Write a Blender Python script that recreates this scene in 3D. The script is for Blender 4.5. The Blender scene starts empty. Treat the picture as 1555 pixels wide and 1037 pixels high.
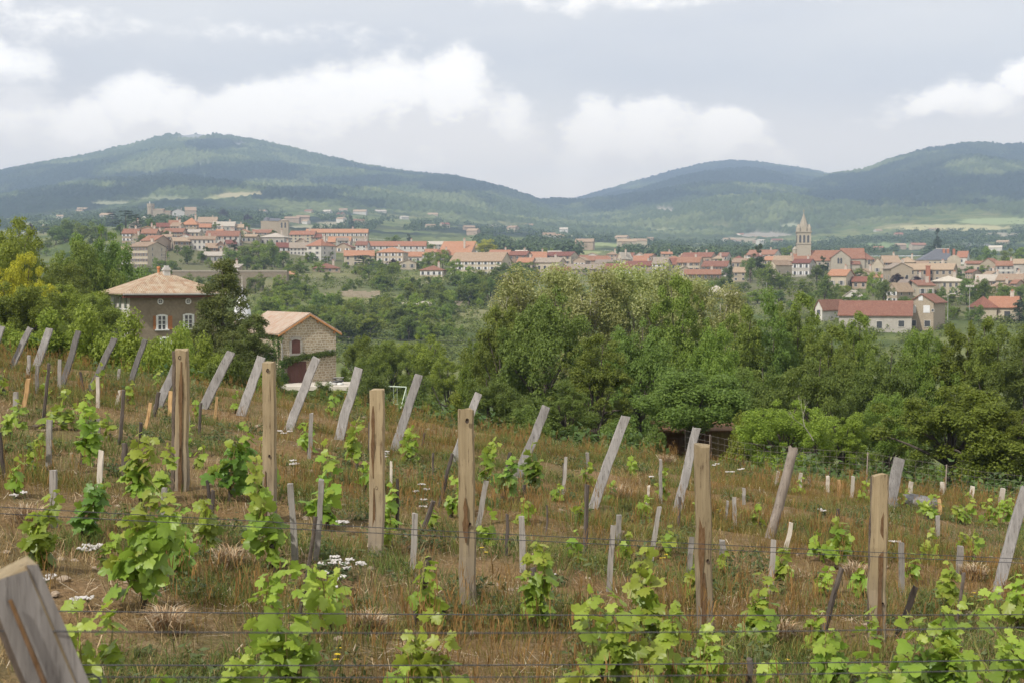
import bpy, math, random
import numpy as np
from mathutils import Vector, Matrix
R = math.radians
rnd = random.Random(11)
scene = bpy.context.scene
COL = scene.collection
PI = math.pi
# ------------------------------------------------------------------ camera model
F = 2160.0; CX = 777.5; CY = 518.5; HOR = 430.0
PITCH = math.atan((CY-HOR)/F); CP, SP = math.cos(PITCH), math.sin(PITCH)
def ray(px, py):
    u = (px-CX)/F; v = (CY-py)/F
    return u, CP+v*SP, -SP+v*CP
def W(px, py, Y):
    u, d, z = ray(px, py); k = Y/d
    return Vector((u*k, Y, z*k))
def zrow(py, Y):
    u, d, z = ray(CX, py); return z/d*Y
# ------------------------------------------------------------------ noise (numpy)
def _h(ix, iy, s):
    n = (ix.astype(np.int64)*374761393 + iy.astype(np.int64)*668265263 + s*1442695041) & 0x7fffffff
    n = ((n ^ (n >> 13))*1274126177) & 0x7fffffff
    n = (n ^ (n >> 16)) & 0xffff
    return n/65535.0
def vnoise(x, y, s=0):
    x = np.asarray(x, float); y = np.asarray(y, float)
    ix = np.floor(x); iy = np.floor(y); fx = x-ix; fy = y-iy
    fx = fx*fx*(3-2*fx); fy = fy*fy*(3-2*fy)
    a = _h(ix, iy, s); b = _h(ix+1, iy, s); c = _h(ix, iy+1, s); d = _h(ix+1, iy+1, s)
    return (a*(1-fx)+b*fx)*(1-fy)+(c*(1-fx)+d*fx)*fy
def fbm(x, y, s=0, o=4):
    t = 0; a = .5; n = 0
    for k in range(o):
        t = t+a*vnoise(x*2**k, y*2**k, s+k*17); n += a; a *= .5
    return t/n
def sstep(a, b, x):
    t = np.clip((x-a)/(b-a), 0, 1); return t*t*(3-2*t)
# ------------------------------------------------------------------ terrain height
PXC = [-500, 0, 240, 400, 600, 800, 1000, 1200, 1400, 1555, 2055]
TY = [31, 45, 60, 80, 100, 130, 180, 250, 330, 420, 520, 620, 740, 900, 1200, 1700, 2400, 3200, 8500]
ZN = [  # metres, near rows 45..250 (eye = 0)
 [-2.7,-2.9,-3.8,-4.3,-5.0,-5.6,-6.2,-6.6,-6.7,-6.7,-6.8],
 [-3.5,-4.2,-5,-5.4,-6.8,-8.0,-8.8,-9.0,-8.9,-8.8,-8.8],
 [-3.8,-4.8,-6,-6.2,-7.9,-10.8,-11.8,-12,-11.8,-11.6,-11.6],
 [-4,-5.5,-7,-7.1,-8.8,-13.5,-14.8,-15,-14.8,-14.4,-14.4],
 [-6,-8,-10,-10,-13,-18,-18.5,-18,-17.5,-17,-17],
 [-14,-16,-20,-22,-24,-26,-24,-22,-20,-19,-19],
 [-20,-22,-26,-26,-26,-26,-24,-20,-16,-15,-14]]
PYF = [  # apparent rows, 330..3200
 [470,480,500,515,525,520,510,500,500,500,500],
 [445,450,460,465,475,480,475,465,465,465,465],
 [415,415,420,425,435,440,445,440,438,438,438],
 [398,400,385,395,412,415,425,420,420,420,420],
 [385,385,338,370,395,403,408,408,408,408,408],
 [372,372,345,360,380,392,396,397,398,398,398],
 [362,360,343,352,372,382,388,392,392,392,392],
 [352,350,334,343,355,363,378,386,382,380,380],
 [337,335,318,325,335,352,368,372,355,350,350],
 [322,318,300,300,315,345,355,350,325,318,318],
 [322,318,300,300,315,345,355,350,325,318,318]]
def build_table():
    T = np.zeros((len(TY), len(PXC)))
    T[0] = -3.2
    for i in range(7): T[1+i] = ZN[i]
    for i in range(11):
        for j in range(len(PXC)): T[8+i, j] = zrow(PYF[i][j], TY[8+i])
    tx = np.array([(p-CX)/F for p in PXC]); ly = np.log(np.array(TY, float))
    ng, nl = 240, 420
    gt = np.linspace(tx[0], tx[-1], ng); gl = np.linspace(ly[0], ly[-1], nl)
    A = np.array([np.interp(gt, tx, T[i]) for i in range(len(TY))])
    B = np.array([np.interp(gl, ly, A[:, j]) for j in range(ng)]).T
    def blur(M, r, ax):
        k = np.exp(-np.linspace(-2, 2, 2*r+1)**2); k /= k.sum()
        P = np.pad(M, [(r, r) if a == ax else (0, 0) for a in (0, 1)], mode='edge')
        return sum(k[i]*np.take(P, range(i, i+M.shape[ax]), axis=ax) for i in range(2*r+1))
    B = blur(B, 9, 1); B = blur(B, 4, 0)
    return gt, gl, B
GT, GL, GB = build_table()
def table(x, y):
    y = np.maximum(y, 31.0)
    t = np.clip((x/y-GT[0])/(GT[-1]-GT[0])*(len(GT)-1), 0, len(GT)-1.001)
    l = np.clip((np.log(y)-GL[0])/(GL[-1]-GL[0])*(len(GL)-1), 0, len(GL)-1.001)
    i = t.astype(int); j = l.astype(int); ft = t-i; fl = l-j
    return (GB[j, i]*(1-ft)+GB[j, i+1]*ft)*(1-fl)+(GB[j+1, i]*(1-ft)+GB[j+1, i+1]*ft)*fl
def Hv(x, y):
    xx = np.clip(x, -22, 22)
    z = -2.45-.13*xx-.02*(y-12)-.022*np.maximum(y-15, 0)*sstep(-6.5, 2, xx)-np.where(y > 26, (np.minimum(y, 40)-26)**2*.02, 0)
    z = z+.10*(fbm(x*.9, y*.9, 3, 3)-.5)+.05*np.sin((y+.55*x)*2.6)
    return z
def H(x, y):
    x = np.asarray(x, float); y = np.asarray(y, float)
    s = sstep(28, 45, y)
    n = (fbm(x/30, y/30, 7, 3)-.5)*np.clip((y-60)/60, 0, 1)*np.clip(y/250, 0, 2.5)
    return Hv(x, y)*(1-s)+(table(x, y)+n)*s
_YS = np.exp(np.linspace(math.log(3.0), math.log(7300), 2600))
def hit(px, py, ymin=3.0):
    u, d, z = ray(px, py)
    Y = _YS[_YS >= ymin]
    g = H(u/d*Y, Y)-z/d*Y
    k = np.argmax(g > 0)
    if g[k] <= 0: return None
    if k == 0: return float(Y[0])
    a, b = g[k-1], g[k]
    return float(Y[k-1]+(Y[k]-Y[k-1])*(-a)/(b-a+1e-9))
def hz(x, y): return float(H(np.array([x]), np.array([y]))[0])
# mountains: apparent ridge lines
RL = (5000, [(-500,345),(-250,305),(-100,285),(0,266),(60,253),(130,241),(200,225),(250,211),(300,205),(350,212),(400,220),(450,232),(500,243),(560,257),(620,266),(690,272),(740,285),(790,301),(820,311),(870,327),(950,350),(1050,385)])
RM = (6700, [(500,345),(600,333),(700,322),(780,312),(830,311),(860,309),(900,297),(960,280),(1020,263),(1070,251),(1110,247),(1150,250),(1210,258),(1260,268),(1320,285),(1400,305),(1500,340)])
RR = (4700, [(1000,385),(1100,345),(1180,305),(1230,280),(1258,270),(1278,267),(1310,262),(1350,247),(1400,232),(1450,224),(1480,221),(1520,224),(1555,223),(1700,235),(2055,300)])
def mount(x, y):
    px = x/y*F+CX
    base = table(x, y)
    out = base.copy()
    for k, (Yr, pts) in enumerate((RL, RM, RR)):
        P = np.array(pts, float)
        pr = np.interp(px, P[:, 0], P[:, 1], left=430, right=430)
        Yk = Yr+500*(fbm(px/260+k*9, px*0+.5, 40+k, 2)-.5)
        zr = (HOR-pr)/F*Yk
        y0 = 2300.0
        s = np.clip((y-y0)/(Yk-y0), 0, 1)
        spur = (fbm(x/620+k*3, y/900, 60+k, 4)-.5)*np.sin(PI*np.clip(s, 0, 1))**.8*.38
        b0 = table(x/y*y0, np.full_like(y, y0))
        f = b0+(zr-b0)*np.clip(s**1.12+spur*(zr-b0 > 0), 0, .985+.015*s)
        f = np.where(y > Yk, zr-(y-Yk)*.38, f)
        f = np.where(y < y0, -1e3, f)
        out = np.maximum(out, f)
    return out
# ------------------------------------------------------------------ tagging / linking
def tag(o, label=None, cat=None, group=None, kind=None):
    if label: o['label'] = label
    if cat: o['category'] = cat
    if group: o['group'] = group
    if kind: o['kind'] = kind
    return o
def link(name, data, parent=None):
    o = bpy.data.objects.new(name, data); COL.objects.link(o)
    if parent is not None: o.parent = parent
    return o
def empty(name, loc=(0, 0, 0), rz=0.0):
    o = link(name, None); o.location = loc; o.rotation_euler = (0, 0, rz)
    o.empty_display_size = .2
    return o
def npmesh(name, V, faces, mats, col=None, midx=None, smooth=False):
    """V (n,3); faces list of arrays (m,k)"""
    me = bpy.data.meshes.new(name)
    V = np.asarray(V, np.float32)
    if not isinstance(faces, (list, tuple)): faces = [faces]
    faces = [np.asarray(f, np.int32) for f in faces if len(f)]
    nl = sum(f.size for f in faces); nf = sum(len(f) for f in faces)
    me.vertices.add(len(V)); me.vertices.foreach_set('co', V.ravel())
    me.loops.add(nl); me.polygons.add(nf)
    me.loops.foreach_set('vertex_index', np.concatenate([f.ravel() for f in faces]))
    tot = np.concatenate([np.full(len(f), f.shape[1], np.int32) for f in faces])
    st = np.concatenate([[0], np.cumsum(tot)[:-1]]).astype(np.int32)
    me.polygons.foreach_set('loop_start', st)
    if midx is not None: me.polygons.foreach_set('material_index', np.asarray(midx, np.int32))
    if smooth: me.polygons.foreach_set('use_smooth', np.ones(nf, bool))
    for m in (mats if isinstance(mats, (list, tuple)) else [mats]): me.materials.append(m)
    if col is not None:
        a = me.color_attributes.new('col', 'FLOAT_COLOR', 'POINT')
        c = np.ones((len(V), 4), np.float32); c[:, :3] = col
        a.data.foreach_set('color', c.ravel())
    me.update(calc_edges=True); me.validate()
    return me
class MB:
    def __init__(s): s.v = []; s.f = []; s.m = []
    def add(s, vs, fs, m=0):
        b = len(s.v); s.v += [tuple(p) for p in vs]
        for f in fs: s.f.append(tuple(b+i for i in f)); s.m.append(m)
    def box(s, x0, x1, y0, y1, z0, z1, m=0):
        s.add([(x0,y0,z0),(x1,y0,z0),(x1,y1,z0),(x0,y1,z0),(x0,y0,z1),(x1,y0,z1),(x1,y1,z1),(x0,y1,z1)],
              [(0,3,2,1),(4,5,6,7),(0,1,5,4),(1,2,6,5),(2,3,7,6),(3,0,4,7)], m)
    def prism(s, poly, axis, a0, a1, m=0):
        """poly 2D points; axis 'x': poly in (y,z); 'y': poly in (x,z); 'z': (x,y)"""
        n = len(poly)
        mk = {'x': lambda p, a: (a, p[0], p[1]), 'y': lambda p, a: (p[0], a, p[1]), 'z': lambda p, a: (p[0], p[1], a)}[axis]
        vs = [mk(p, a0) for p in poly]+[mk(p, a1) for p in poly]
        s.add(vs, [tuple(range(n))[::-1], tuple(range(n, 2*n))]+[(i, (i+1) % n, n+(i+1) % n, n+i) for i in range(n)], m)
    def tube(s, pts, rad, n=6, m=0, cap=True):
        pts = [Vector(p) for p in pts]
        if not isinstance(rad, (list, tuple)): rad = [rad]*len(pts)
        b = len(s.v); ref = None
        for i, p in enumerate(pts):
            t = (pts[min(i+1, len(pts)-1)]-pts[max(i-1, 0)])
            t = t.normalized() if t.length > 1e-9 else Vector((0, 0, 1))
            if ref is None: ref = Vector((0, 1, 0)) if abs(t.y) < .9 else Vector((1, 0, 0))
            a = t.cross(ref); a.normalize(); c = t.cross(a); ref = -c if False else ref
            for k in range(n):
                q = 2*PI*k/n
                s.v.append(tuple(p+(a*math.cos(q)+c*math.sin(q))*rad[i]))
        for i in range(len(pts)-1):
            for k in range(n):
                s.f.append((b+i*n+k, b+i*n+(k+1) % n, b+(i+1)*n+(k+1) % n, b+(i+1)*n+k)); s.m.append(m)
        if cap:
            s.f.append(tuple(b+k for k in range(n))[::-1]); s.m.append(m)
            e = b+(len(pts)-1)*n
            s.f.append(tuple(e+k for k in range(n))); s.m.append(m)
    def lathe(s, prof, n=12, m=0, c=(0, 0, 0)):
        b = len(s.v)
        for r_, z in prof:
            for k in range(n): s.v.append((c[0]+r_*math.cos(2*PI*k/n), c[1]+r_*math.sin(2*PI*k/n), c[2]+z))
        for i in range(len(prof)-1):
            for k in range(n):
                s.f.append((b+i*n+k, b+i*n+(k+1) % n, b+(i+1)*n+(k+1) % n, b+(i+1)*n+k)); s.m.append(m)
    def mesh(s, name, mats, smooth=False):
        me = bpy.data.meshes.new(name); me.from_pydata(s.v, [], s.f)
        for m in (mats if isinstance(mats, (list, tuple)) else [mats]): me.materials.append(m)
        if len(me.materials) > 1: me.polygons.foreach_set('material_index', s.m)
        if smooth: me.polygons.foreach_set('use_smooth', [True]*len(s.f))
        me.update(); return me
    def build(s, name, mats, parent=None, smooth=False):
        return link(name, s.mesh(name, mats, smooth), parent)
# ------------------------------------------------------------------ materials
class NT:
    def __init__(s, tree): s.t = tree
    def n(s, typ, **kw):
        nd = s.t.nodes.new(typ)
        for k, v in kw.items():
            if k in nd.inputs: nd.inputs[k].default_value = v
            else: setattr(nd, k, v)
        return nd
    def l(s, a, b): s.t.links.new(a, b)
    def ramp(s, fac, stops):
        r_ = s.t.nodes.new('ShaderNodeValToRGB'); e = r_.color_ramp.elements
        while len(e) < len(stops): e.new(.5)
        for i, (p, c) in enumerate(stops): e[i].position = p; e[i].color = (*c, 1) if len(c) == 3 else c
        s.l(fac, r_.inputs[0]); return r_.outputs[0]
    def math(s, op, a, b=None, c=None):
        m = s.t.nodes.new('ShaderNodeMath'); m.operation = op
        for i, q in enumerate((a, b, c)):
            if q is None: continue
            if isinstance(q, (int, float)): m.inputs[i].default_value = q
            else: s.l(q, m.inputs[i])
        return m.outputs[0]
    def mix(s, fac, a, b, mode='MIX'):
        m = s.t.nodes.new('ShaderNodeMix'); m.data_type = 'RGBA'; m.blend_type = mode
        for sock, q in ((m.inputs[0], fac), (m.inputs[6], a), (m.inputs[7], b)):
            if isinstance(q, (int, float)): sock.default_value = q
            elif isinstance(q, tuple): sock.default_value = (*q, 1) if len(q) == 3 else q
            else: s.l(q, sock)
        return m.outputs[2]
    def noise(s, vec, scale, detail=4, rough=.55, dist=0):
        q = s.t.nodes.new('ShaderNodeTexNoise'); q.inputs['Scale'].default_value = scale
        q.inputs['Detail'].default_value = detail; q.inputs['Roughness'].default_value = rough
        q.inputs['Distortion'].default_value = dist
        if vec is not None: s.l(vec, q.inputs['Vector'])
        return q.outputs[0]
def newmat(name):
    m = bpy.data.materials.new(name); m.use_nodes = True; t = m.node_tree; t.nodes.clear()
    q = NT(t); out = q.n('ShaderNodeOutputMaterial'); return m, q, out
def coords(q, scale=(1, 1, 1), obj=True):
    tc = q.n('ShaderNodeTexCoord'); mp = q.n('ShaderNodeMapping'); mp.inputs['Scale'].default_value = scale
    q.l(tc.outputs['Object' if obj else 'Generated'], mp.inputs['Vector']); return mp.outputs[0]
def pbsdf(q, out, color, rough=.85, bump=None, bstr=.3, bdist=.02, spec=.3):
    b = q.n('ShaderNodeBsdfPrincipled'); b.inputs['Roughness'].default_value = rough
    b.inputs['Specular IOR Level'].default_value = spec
    if isinstance(color, tuple): b.inputs['Base Color'].default_value = (*color, 1)
    else: q.l(color, b.inputs['Base Color'])
    if bump is not None:
        bp = q.n('ShaderNodeBump', Strength=bstr, Distance=bdist); q.l(bump, bp.inputs['Height']); q.l(bp.outputs[0], b.inputs['Normal'])
    q.l(b.outputs[0], out.inputs['Surface']); return b
def lerp3(a, b, t): return tuple(a[i]*(1-t)+b[i]*t for i in range(3))
def mottled(name, c1, c2, scale=3, rough=.85, stretch=(1, 1, 1), detail=5, bstr=.3, bdist=.02, perobj=.0, spec=.3):
    m, q, out = newmat(name); v = coords(q, stretch)
    f = q.noise(v, scale, detail); c = q.ramp(f, [(.3, c1), (.7, c2)])
    f2 = q.noise(v, scale*7, 3); c = q.mix(.25, c, q.ramp(f2, [(.3, lerp3(c1, (0, 0, 0), .35)), (.7, lerp3(c2, (1, 1, 1), .12))]))
    if perobj:
        oi = q.n('ShaderNodeObjectInfo'); hs = q.n('ShaderNodeHueSaturation')
        q.l(q.math('MULTIPLY_ADD', oi.outputs['Random'], 2*perobj, 1-perobj), hs.inputs['Value'])
        q.l(c, hs.inputs['Color']); c = hs.outputs[0]
    pbsdf(q, out, c, rough, f2, bstr, bdist, spec); return m
def leafmat(name, c1, c2, c3=None, trans=.35, rough=.55, perobj=.18, spec=.25):
    m, q, out = newmat(name)
    g = q.n('ShaderNodeNewGeometry'); oi = q.n('ShaderNodeObjectInfo')
    c = q.ramp(g.outputs['Random Per Island'], [(0, c1), (.6, c2), (1, c3 or c2)])
    v = coords(q); big = q.noise(v, .9, 2)
    c = q.mix(.35, c, q.ramp(big, [(.35, c1), (.65, c3 or c2)]))
    hs = q.n('ShaderNodeHueSaturation'); q.l(c, hs.inputs['Color'])
    q.l(q.math('MULTIPLY_ADD', oi.outputs['Random'], 2*perobj, 1-perobj), hs.inputs['Value'])
    q.l(q.math('MULTIPLY_ADD', oi.outputs['Random'], .03, .485), hs.inputs['Hue'])
    c = hs.outputs[0]
    b = q.n('ShaderNodeBsdfPrincipled', Roughness=rough); b.inputs['Specular IOR Level'].default_value = spec
    q.l(c, b.inputs['Base Color'])
    tr = q.n('ShaderNodeBsdfTranslucent')
    c2_ = q.mix(1.0, c, (1.0, 1.0, .45), 'MULTIPLY'); br = q.n('ShaderNodeBrightContrast', Bright=.03); q.l(c2_, br.inputs[0]); q.l(br.outputs[0], tr.inputs[0])
    mx = q.n('ShaderNodeMixShader'); mx.inputs[0].default_value = trans
    q.l(b.outputs[0], mx.inputs[1]); q.l(tr.outputs[0], mx.inputs[2]); q.l(mx.outputs[0], out.inputs['Surface']); return m
def colmat(name, rough=.9, trans=0.0, detail=None):
    """colour from the mesh's own land-cover / blade colour attribute"""
    m, q, out = newmat(name); a = q.n('ShaderNodeAttribute'); a.attribute_name = 'col'; c = a.outputs[0]
    if detail:
        v = coords(q); f = q.noise(v, detail, 4); c = q.mix(.6, c, q.mix(1.0, c, q.ramp(f, [(.3, (.45, .45, .45)), (.7, (1.5, 1.5, 1.5))]), 'MULTIPLY'))
    b = pbsdf(q, out, c, rough, spec=.15)
    if trans:
        tr = q.n('ShaderNodeBsdfTranslucent'); q.l(c, tr.inputs[0]); mx = q.n('ShaderNodeMixShader'); mx.inputs[0].default_value = trans
        q.l(b.outputs[0], mx.inputs[1]); q.l(tr.outputs[0], mx.inputs[2]); q.l(mx.outputs[0], out.inputs['Surface'])
    return m
def woodmat(name, c1, c2, crack, sz=.6, rough=.85, foot=False):
    m, q, out = newmat(name); v = coords(q, (9, 9, sz))
    oi = q.n('ShaderNodeObjectInfo'); vm = q.n('ShaderNodeVectorMath', operation='ADD'); q.l(v, vm.inputs[0]); q.l(oi.outputs['Location'], vm.inputs[1]); v = vm.outputs[0]
    f = q.noise(v, 2.2, 6, .65, .6); c = q.ramp(f, [(.28, c1), (.72, c2)])
    f2 = q.noise(v, 7, 5, .7); c = q.mix(q.ramp(f2, [(.56, (0, 0, 0)), (.66, (.8, .8, .8))]), c, crack)
    f3 = q.noise(v, 1.1, 3); c = q.mix(q.ramp(f3, [(.5, (0, 0, 0)), (.75, (.55, .55, .55))]), c, lerp3(c1, crack, .4))
    if foot:   # the foot of an old post is washed grey
        tg = q.n('ShaderNodeTexCoord'); sz_ = q.n('ShaderNodeSeparateXYZ'); q.l(tg.outputs['Generated'], sz_.inputs[0])
        c = q.mix(q.ramp(q.math('ADD', sz_.outputs[2], q.math('MULTIPLY', f, .3)), [(.3, (.75, .75, .75)), (.68, (0, 0, 0))]), c, (.20, .175, .15))
    hs = q.n('ShaderNodeHueSaturation'); q.l(c, hs.inputs['Color']); q.l(q.math('MULTIPLY_ADD', oi.outputs['Random'], .4, .8), hs.inputs['Value'])
    pbsdf(q, out, hs.outputs[0], rough, f2, .6, .006); return m
def tilemat(name, cs, su=4.5, sv=2.8, bump=True):
    """barrel tiles: columns run up the slope; colours change from tile to tile"""
    m, q, out = newmat(name); tc = q.n('ShaderNodeTexCoord'); mp = q.n('ShaderNodeMapping'); q.l(tc.outputs['UV'], mp.inputs['Vector'])
    mp.inputs['Scale'].default_value = (su, sv, 1)
    vo = q.n('ShaderNodeTexWhiteNoise'); vo.noise_dimensions = '2D'
    fl = q.n('ShaderNodeVectorMath', operation='FLOOR'); q.l(mp.outputs[0], fl.inputs[0]); q.l(fl.outputs[0], vo.inputs['Vector'])
    n = len(cs); c = q.ramp(vo.outputs['Value'], [(i/(n-1), x) for i, x in enumerate(cs)])
    big = q.noise(tc.outputs['UV'], .45, 4, .6); c = q.mix(.35, c, q.ramp(big, [(.3, cs[0]), (.7, cs[-1])]))
    oi = q.n('ShaderNodeObjectInfo'); hs = q.n('ShaderNodeHueSaturation'); q.l(c, hs.inputs['Color'])
    q.l(q.math('MULTIPLY_ADD', oi.outputs['Random'], .3, .85), hs.inputs['Value'])
    q.l(q.math('MULTIPLY_ADD', oi.outputs['Random'], .012, .494), hs.inputs['Hue'])
    w = q.n('ShaderNodeTexWave'); w.wave_type = 'BANDS'; w.bands_direction = 'X'; q.l(mp.outputs[0], w.inputs['Vector']); w.inputs['Scale'].default_value = 1/ (2*PI) * PI*2/2
    pbsdf(q, out, hs.outputs[0], .85, w.outputs['Fac'] if bump else None, .8, .06); return m
def stonemat(name, sx=2.2, c=((.34,.26,.16),(.27,.2,.13),(.42,.34,.23),(.2,.16,.12)), mortar=(.42,.37,.29)):
    m, q, out = newmat(name); tc = q.n('ShaderNodeTexCoord'); uv = tc.outputs['UV']
    mp = q.n('ShaderNodeMapping'); mp.inputs['Scale'].default_value = (sx, sx*1.15, 1); q.l(uv, mp.inputs['Vector'])
    nz = q.n('ShaderNodeTexNoise', Scale=1.6); q.l(mp.outputs[0], nz.inputs['Vector'])
    ad = q.n('ShaderNodeMixRGB') if False else q.n('ShaderNodeVectorMath', operation='MULTIPLY_ADD')
    q.l(nz.outputs['Color'], ad.inputs[0]); ad.inputs[1].default_value = (.75, .42, 0); q.l(mp.outputs[0], ad.inputs[2])
    br = q.n('ShaderNodeTexBrick'); br.inputs['Scale'].default_value = 1.0; br.inputs['Mortar Size'].default_value = .06; br.inputs['Mortar Smooth'].default_value = .3
    br.inputs['Brick Width'].default_value = .62; br.inputs['Row Height'].default_value = .42; br.squash = .7; br.squash_frequency = 3
    br.inputs['Color1'].default_value = (0, 0, 0, 1); br.inputs['Color2'].default_value = (1, 1, 1, 1); br.inputs['Mortar'].default_value = (.5, .5, .5, 1)
    q.l(ad.outputs[0], br.inputs['Vector'])
    col = q.ramp(br.outputs['Color'], [(i/(len(c)-1), x) for i, x in enumerate(c)])
    fine = q.noise(uv, 9, 5); col = q.mix(.45, col, q.ramp(fine, [(.3, lerp3(c[0], (0,0,0), .3)), (.7, c[2])]))
    col = q.mix(br.outputs['Fac'], col, mortar)
    inv = q.math('SUBTRACT', 1, br.outputs['Fac'])
    pbsdf(q, out, col, .9, inv, .7, .03); return m
def uvbox(me):
    """UVs in metres: u along the wall, v up it / up the roof slope"""
    uv = me.uv_layers.new(name='UVMap'); d = np.zeros((len(me.loops), 2), np.float32)
    for p in me.polygons:
        n = p.normal
        if abs(n.z) > .99: u = Vector((1, 0, 0))
        else: u = Vector((-n.y, n.x, 0)).normalized()
        v = n.cross(u)
        for li in p.loop_indices:
            co = me.vertices[me.loops[li].vertex_index].co
            d[li] = (co.dot(u), co.dot(v))
    uv.data.foreach_set('uv', d.ravel()); return me
# ------------------------------------------------------------------ camera, sun, sky, haze
cam = bpy.data.cameras.new('camera'); co = link('camera', cam)
cam.sensor_width = 36; cam.lens = 36*F/1555; cam.clip_start = .1; cam.clip_end = 20000
co.location = (0, 0, 0); co.rotation_euler = (PI/2-PITCH, 0, 0)
cam.dof.use_dof = True; cam.dof.focus_distance = 16; cam.dof.aperture_fstop = 9
scene.camera = co
SEL, SAZ = R(46), R(222)       # sun: high, from behind the left shoulder
sd = Vector((math.cos(SEL)*math.sin(SAZ), math.cos(SEL)*math.cos(SAZ), math.sin(SEL)))
sun = bpy.data.lights.new('sun', 'SUN'); sun.energy = 3.6; sun.angle = R(1.5); sun.color = (1, .95, .87)
so = link('sun', sun); so.rotation_euler = sd.to_track_quat('Z', 'Y').to_euler()
scene.view_settings.view_transform = 'Standard'; scene.view_settings.look = 'None'
scene.view_settings.exposure = .25; scene.view_settings.gamma = 1
wd = bpy.data.worlds.new('World'); scene.world = wd; wd.use_nodes = True
q = NT(wd.node_tree); wd.node_tree.nodes.clear()
out = q.n('ShaderNodeOutputWorld'); bg = q.n('ShaderNodeBackground', Strength=1.0)
sky = q.n('ShaderNodeTexSky'); sky.sky_type = 'NISHITA'; sky.sun_disc = False; sky.sun_elevation = SEL; sky.sun_rotation = SAZ
sky.air_density = 1.2; sky.dust_density = 3; sky.ozone_density = 1
skyc = q.n('ShaderNodeVectorMath', operation='SCALE'); q.l(sky.outputs[0], skyc.inputs[0]); skyc.inputs['Scale'].default_value = .085
# clouds: a cumulus field in the sky's own azimuth / elevation
gr = bpy.data.node_groups.new('cloud_density', 'ShaderNodeTree')
gr.interface.new_socket('u', in_out='INPUT', socket_type='NodeSocketFloat')
gr.interface.new_socket('v', in_out='INPUT', socket_type='NodeSocketFloat')
gr.interface.new_socket('d', in_out='OUTPUT', socket_type='NodeSocketFloat')
g = NT(gr); gi = g.n('NodeGroupInput'); go = g.n('NodeGroupOutput')
cb = g.n('ShaderNodeCombineXYZ'); g.l(gi.outputs[0], cb.inputs[0]); g.l(g.math('MULTIPLY', gi.outputs[1], 1.5), cb.inputs[1])
cu, cv = gi.outputs[0], gi.outputs[1]
wn = g.n('ShaderNodeTexNoise', Scale=17.0, Detail=6.0, Roughness=.58); g.l(cb.outputs[0], wn.inputs['Vector'])
sp = g.n('ShaderNodeSeparateXYZ'); g.l(wn.outputs['Color'], sp.inputs[0])
wn2 = g.n('ShaderNodeTexNoise', Scale=52.0, Detail=7.0, Roughness=.62); g.l(cb.outputs[0], wn2.inputs['Vector'])
cu = g.math('ADD', cu, g.math('MULTIPLY', g.math('SUBTRACT', sp.outputs[0], .5), .042))
cv = g.math('ADD', cv, g.math('MULTIPLY', g.math('SUBTRACT', sp.outputs[1], .5), .032))
CL = [(240,170,44,40,1.0),(150,205,46,36,.85),(60,190,60,40,.5),(330,205,60,34,.8),(410,190,64,42,.85),(500,175,62,46,.95),(585,158,56,48,1.05),(685,150,46,46,1.15),(745,195,52,40,.9),
      (600,235,150,40,.85),(380,245,150,30,.6),(905,205,40,42,.75),(975,205,54,40,.85),(1095,212,44,32,.95),(960,255,90,36,.85),(870,275,50,26,.7),(1060,250,80,28,.7),(1160,255,60,22,.4),
      (30,118,70,26,.6),(1545,140,50,20,.9),(1450,170,90,22,.5),(1340,190,80,18,.3),(450,60,260,22,.25),(100,60,150,34,.3),(880,12,240,18,.28),(1300,5,220,14,.4)]
tot = None
for (px, py, rx, ry, w) in CL:
    u0, v0 = (px-CX)/F, (HOR-py)/F
    a = g.math('MULTIPLY', g.math('SUBTRACT', cu, u0), F/rx); b = g.math('MULTIPLY', g.math('SUBTRACT', cv, v0), F/ry)
    r2 = g.math('ADD', g.math('MULTIPLY', a, a), g.math('MULTIPLY', b, b))
    e = g.math('MULTIPLY', g.math('EXPONENT', g.math('MULTIPLY', r2, -.62)), w)
    tot = e if tot is None else g.math('MAXIMUM', g.math('ADD', g.math('MULTIPLY', tot, 1.0), g.math('MULTIPLY', e, .35)), e)
fine = g.math('MULTIPLY', g.math('SUBTRACT', wn2.outputs[0], .5), .95)
tot = g.math('ADD', tot, g.math('MULTIPLY', fine, g.math('ADD', tot, .15)))
g.l(tot, go.inputs[0])
tc = q.n('ShaderNodeTexCoord'); sx = q.n('ShaderNodeSeparateXYZ'); q.l(tc.outputs['Generated'], sx.inputs[0])
U = q.math('ARCTAN2', sx.outputs[0], sx.outputs[1]); V = q.math('ARCSINE', sx.outputs[2])
def dens(du, dv):
    n = q.n('ShaderNodeGroup'); n.node_tree = gr
    q.l(q.math('ADD', U, du), n.inputs[0]); q.l(q.math('ADD', V, dv), n.inputs[1]); return n.outputs[0]
d0 = dens(0, 0); d1 = dens(-.008, .02)
al = q.n('ShaderNodeMapRange'); al.interpolation_type = 'SMOOTHSTEP'; q.l(d0, al.inputs[0]); al.inputs[1].default_value = .16; al.inputs[2].default_value = .40
lit = q.n('ShaderNodeMapRange'); lit.interpolation_type = 'SMOOTHSTEP'; q.l(q.math('SUBTRACT', d0, d1), lit.inputs[0]); lit.inputs[1].default_value = -.12; lit.inputs[2].default_value = .5
ccol = q.ramp(lit.outputs[0], [(0, (1.04, .98, .92)), (.40, (1.24, 1.17, 1.08)), (1, (1.48, 1.39, 1.27))])
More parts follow.
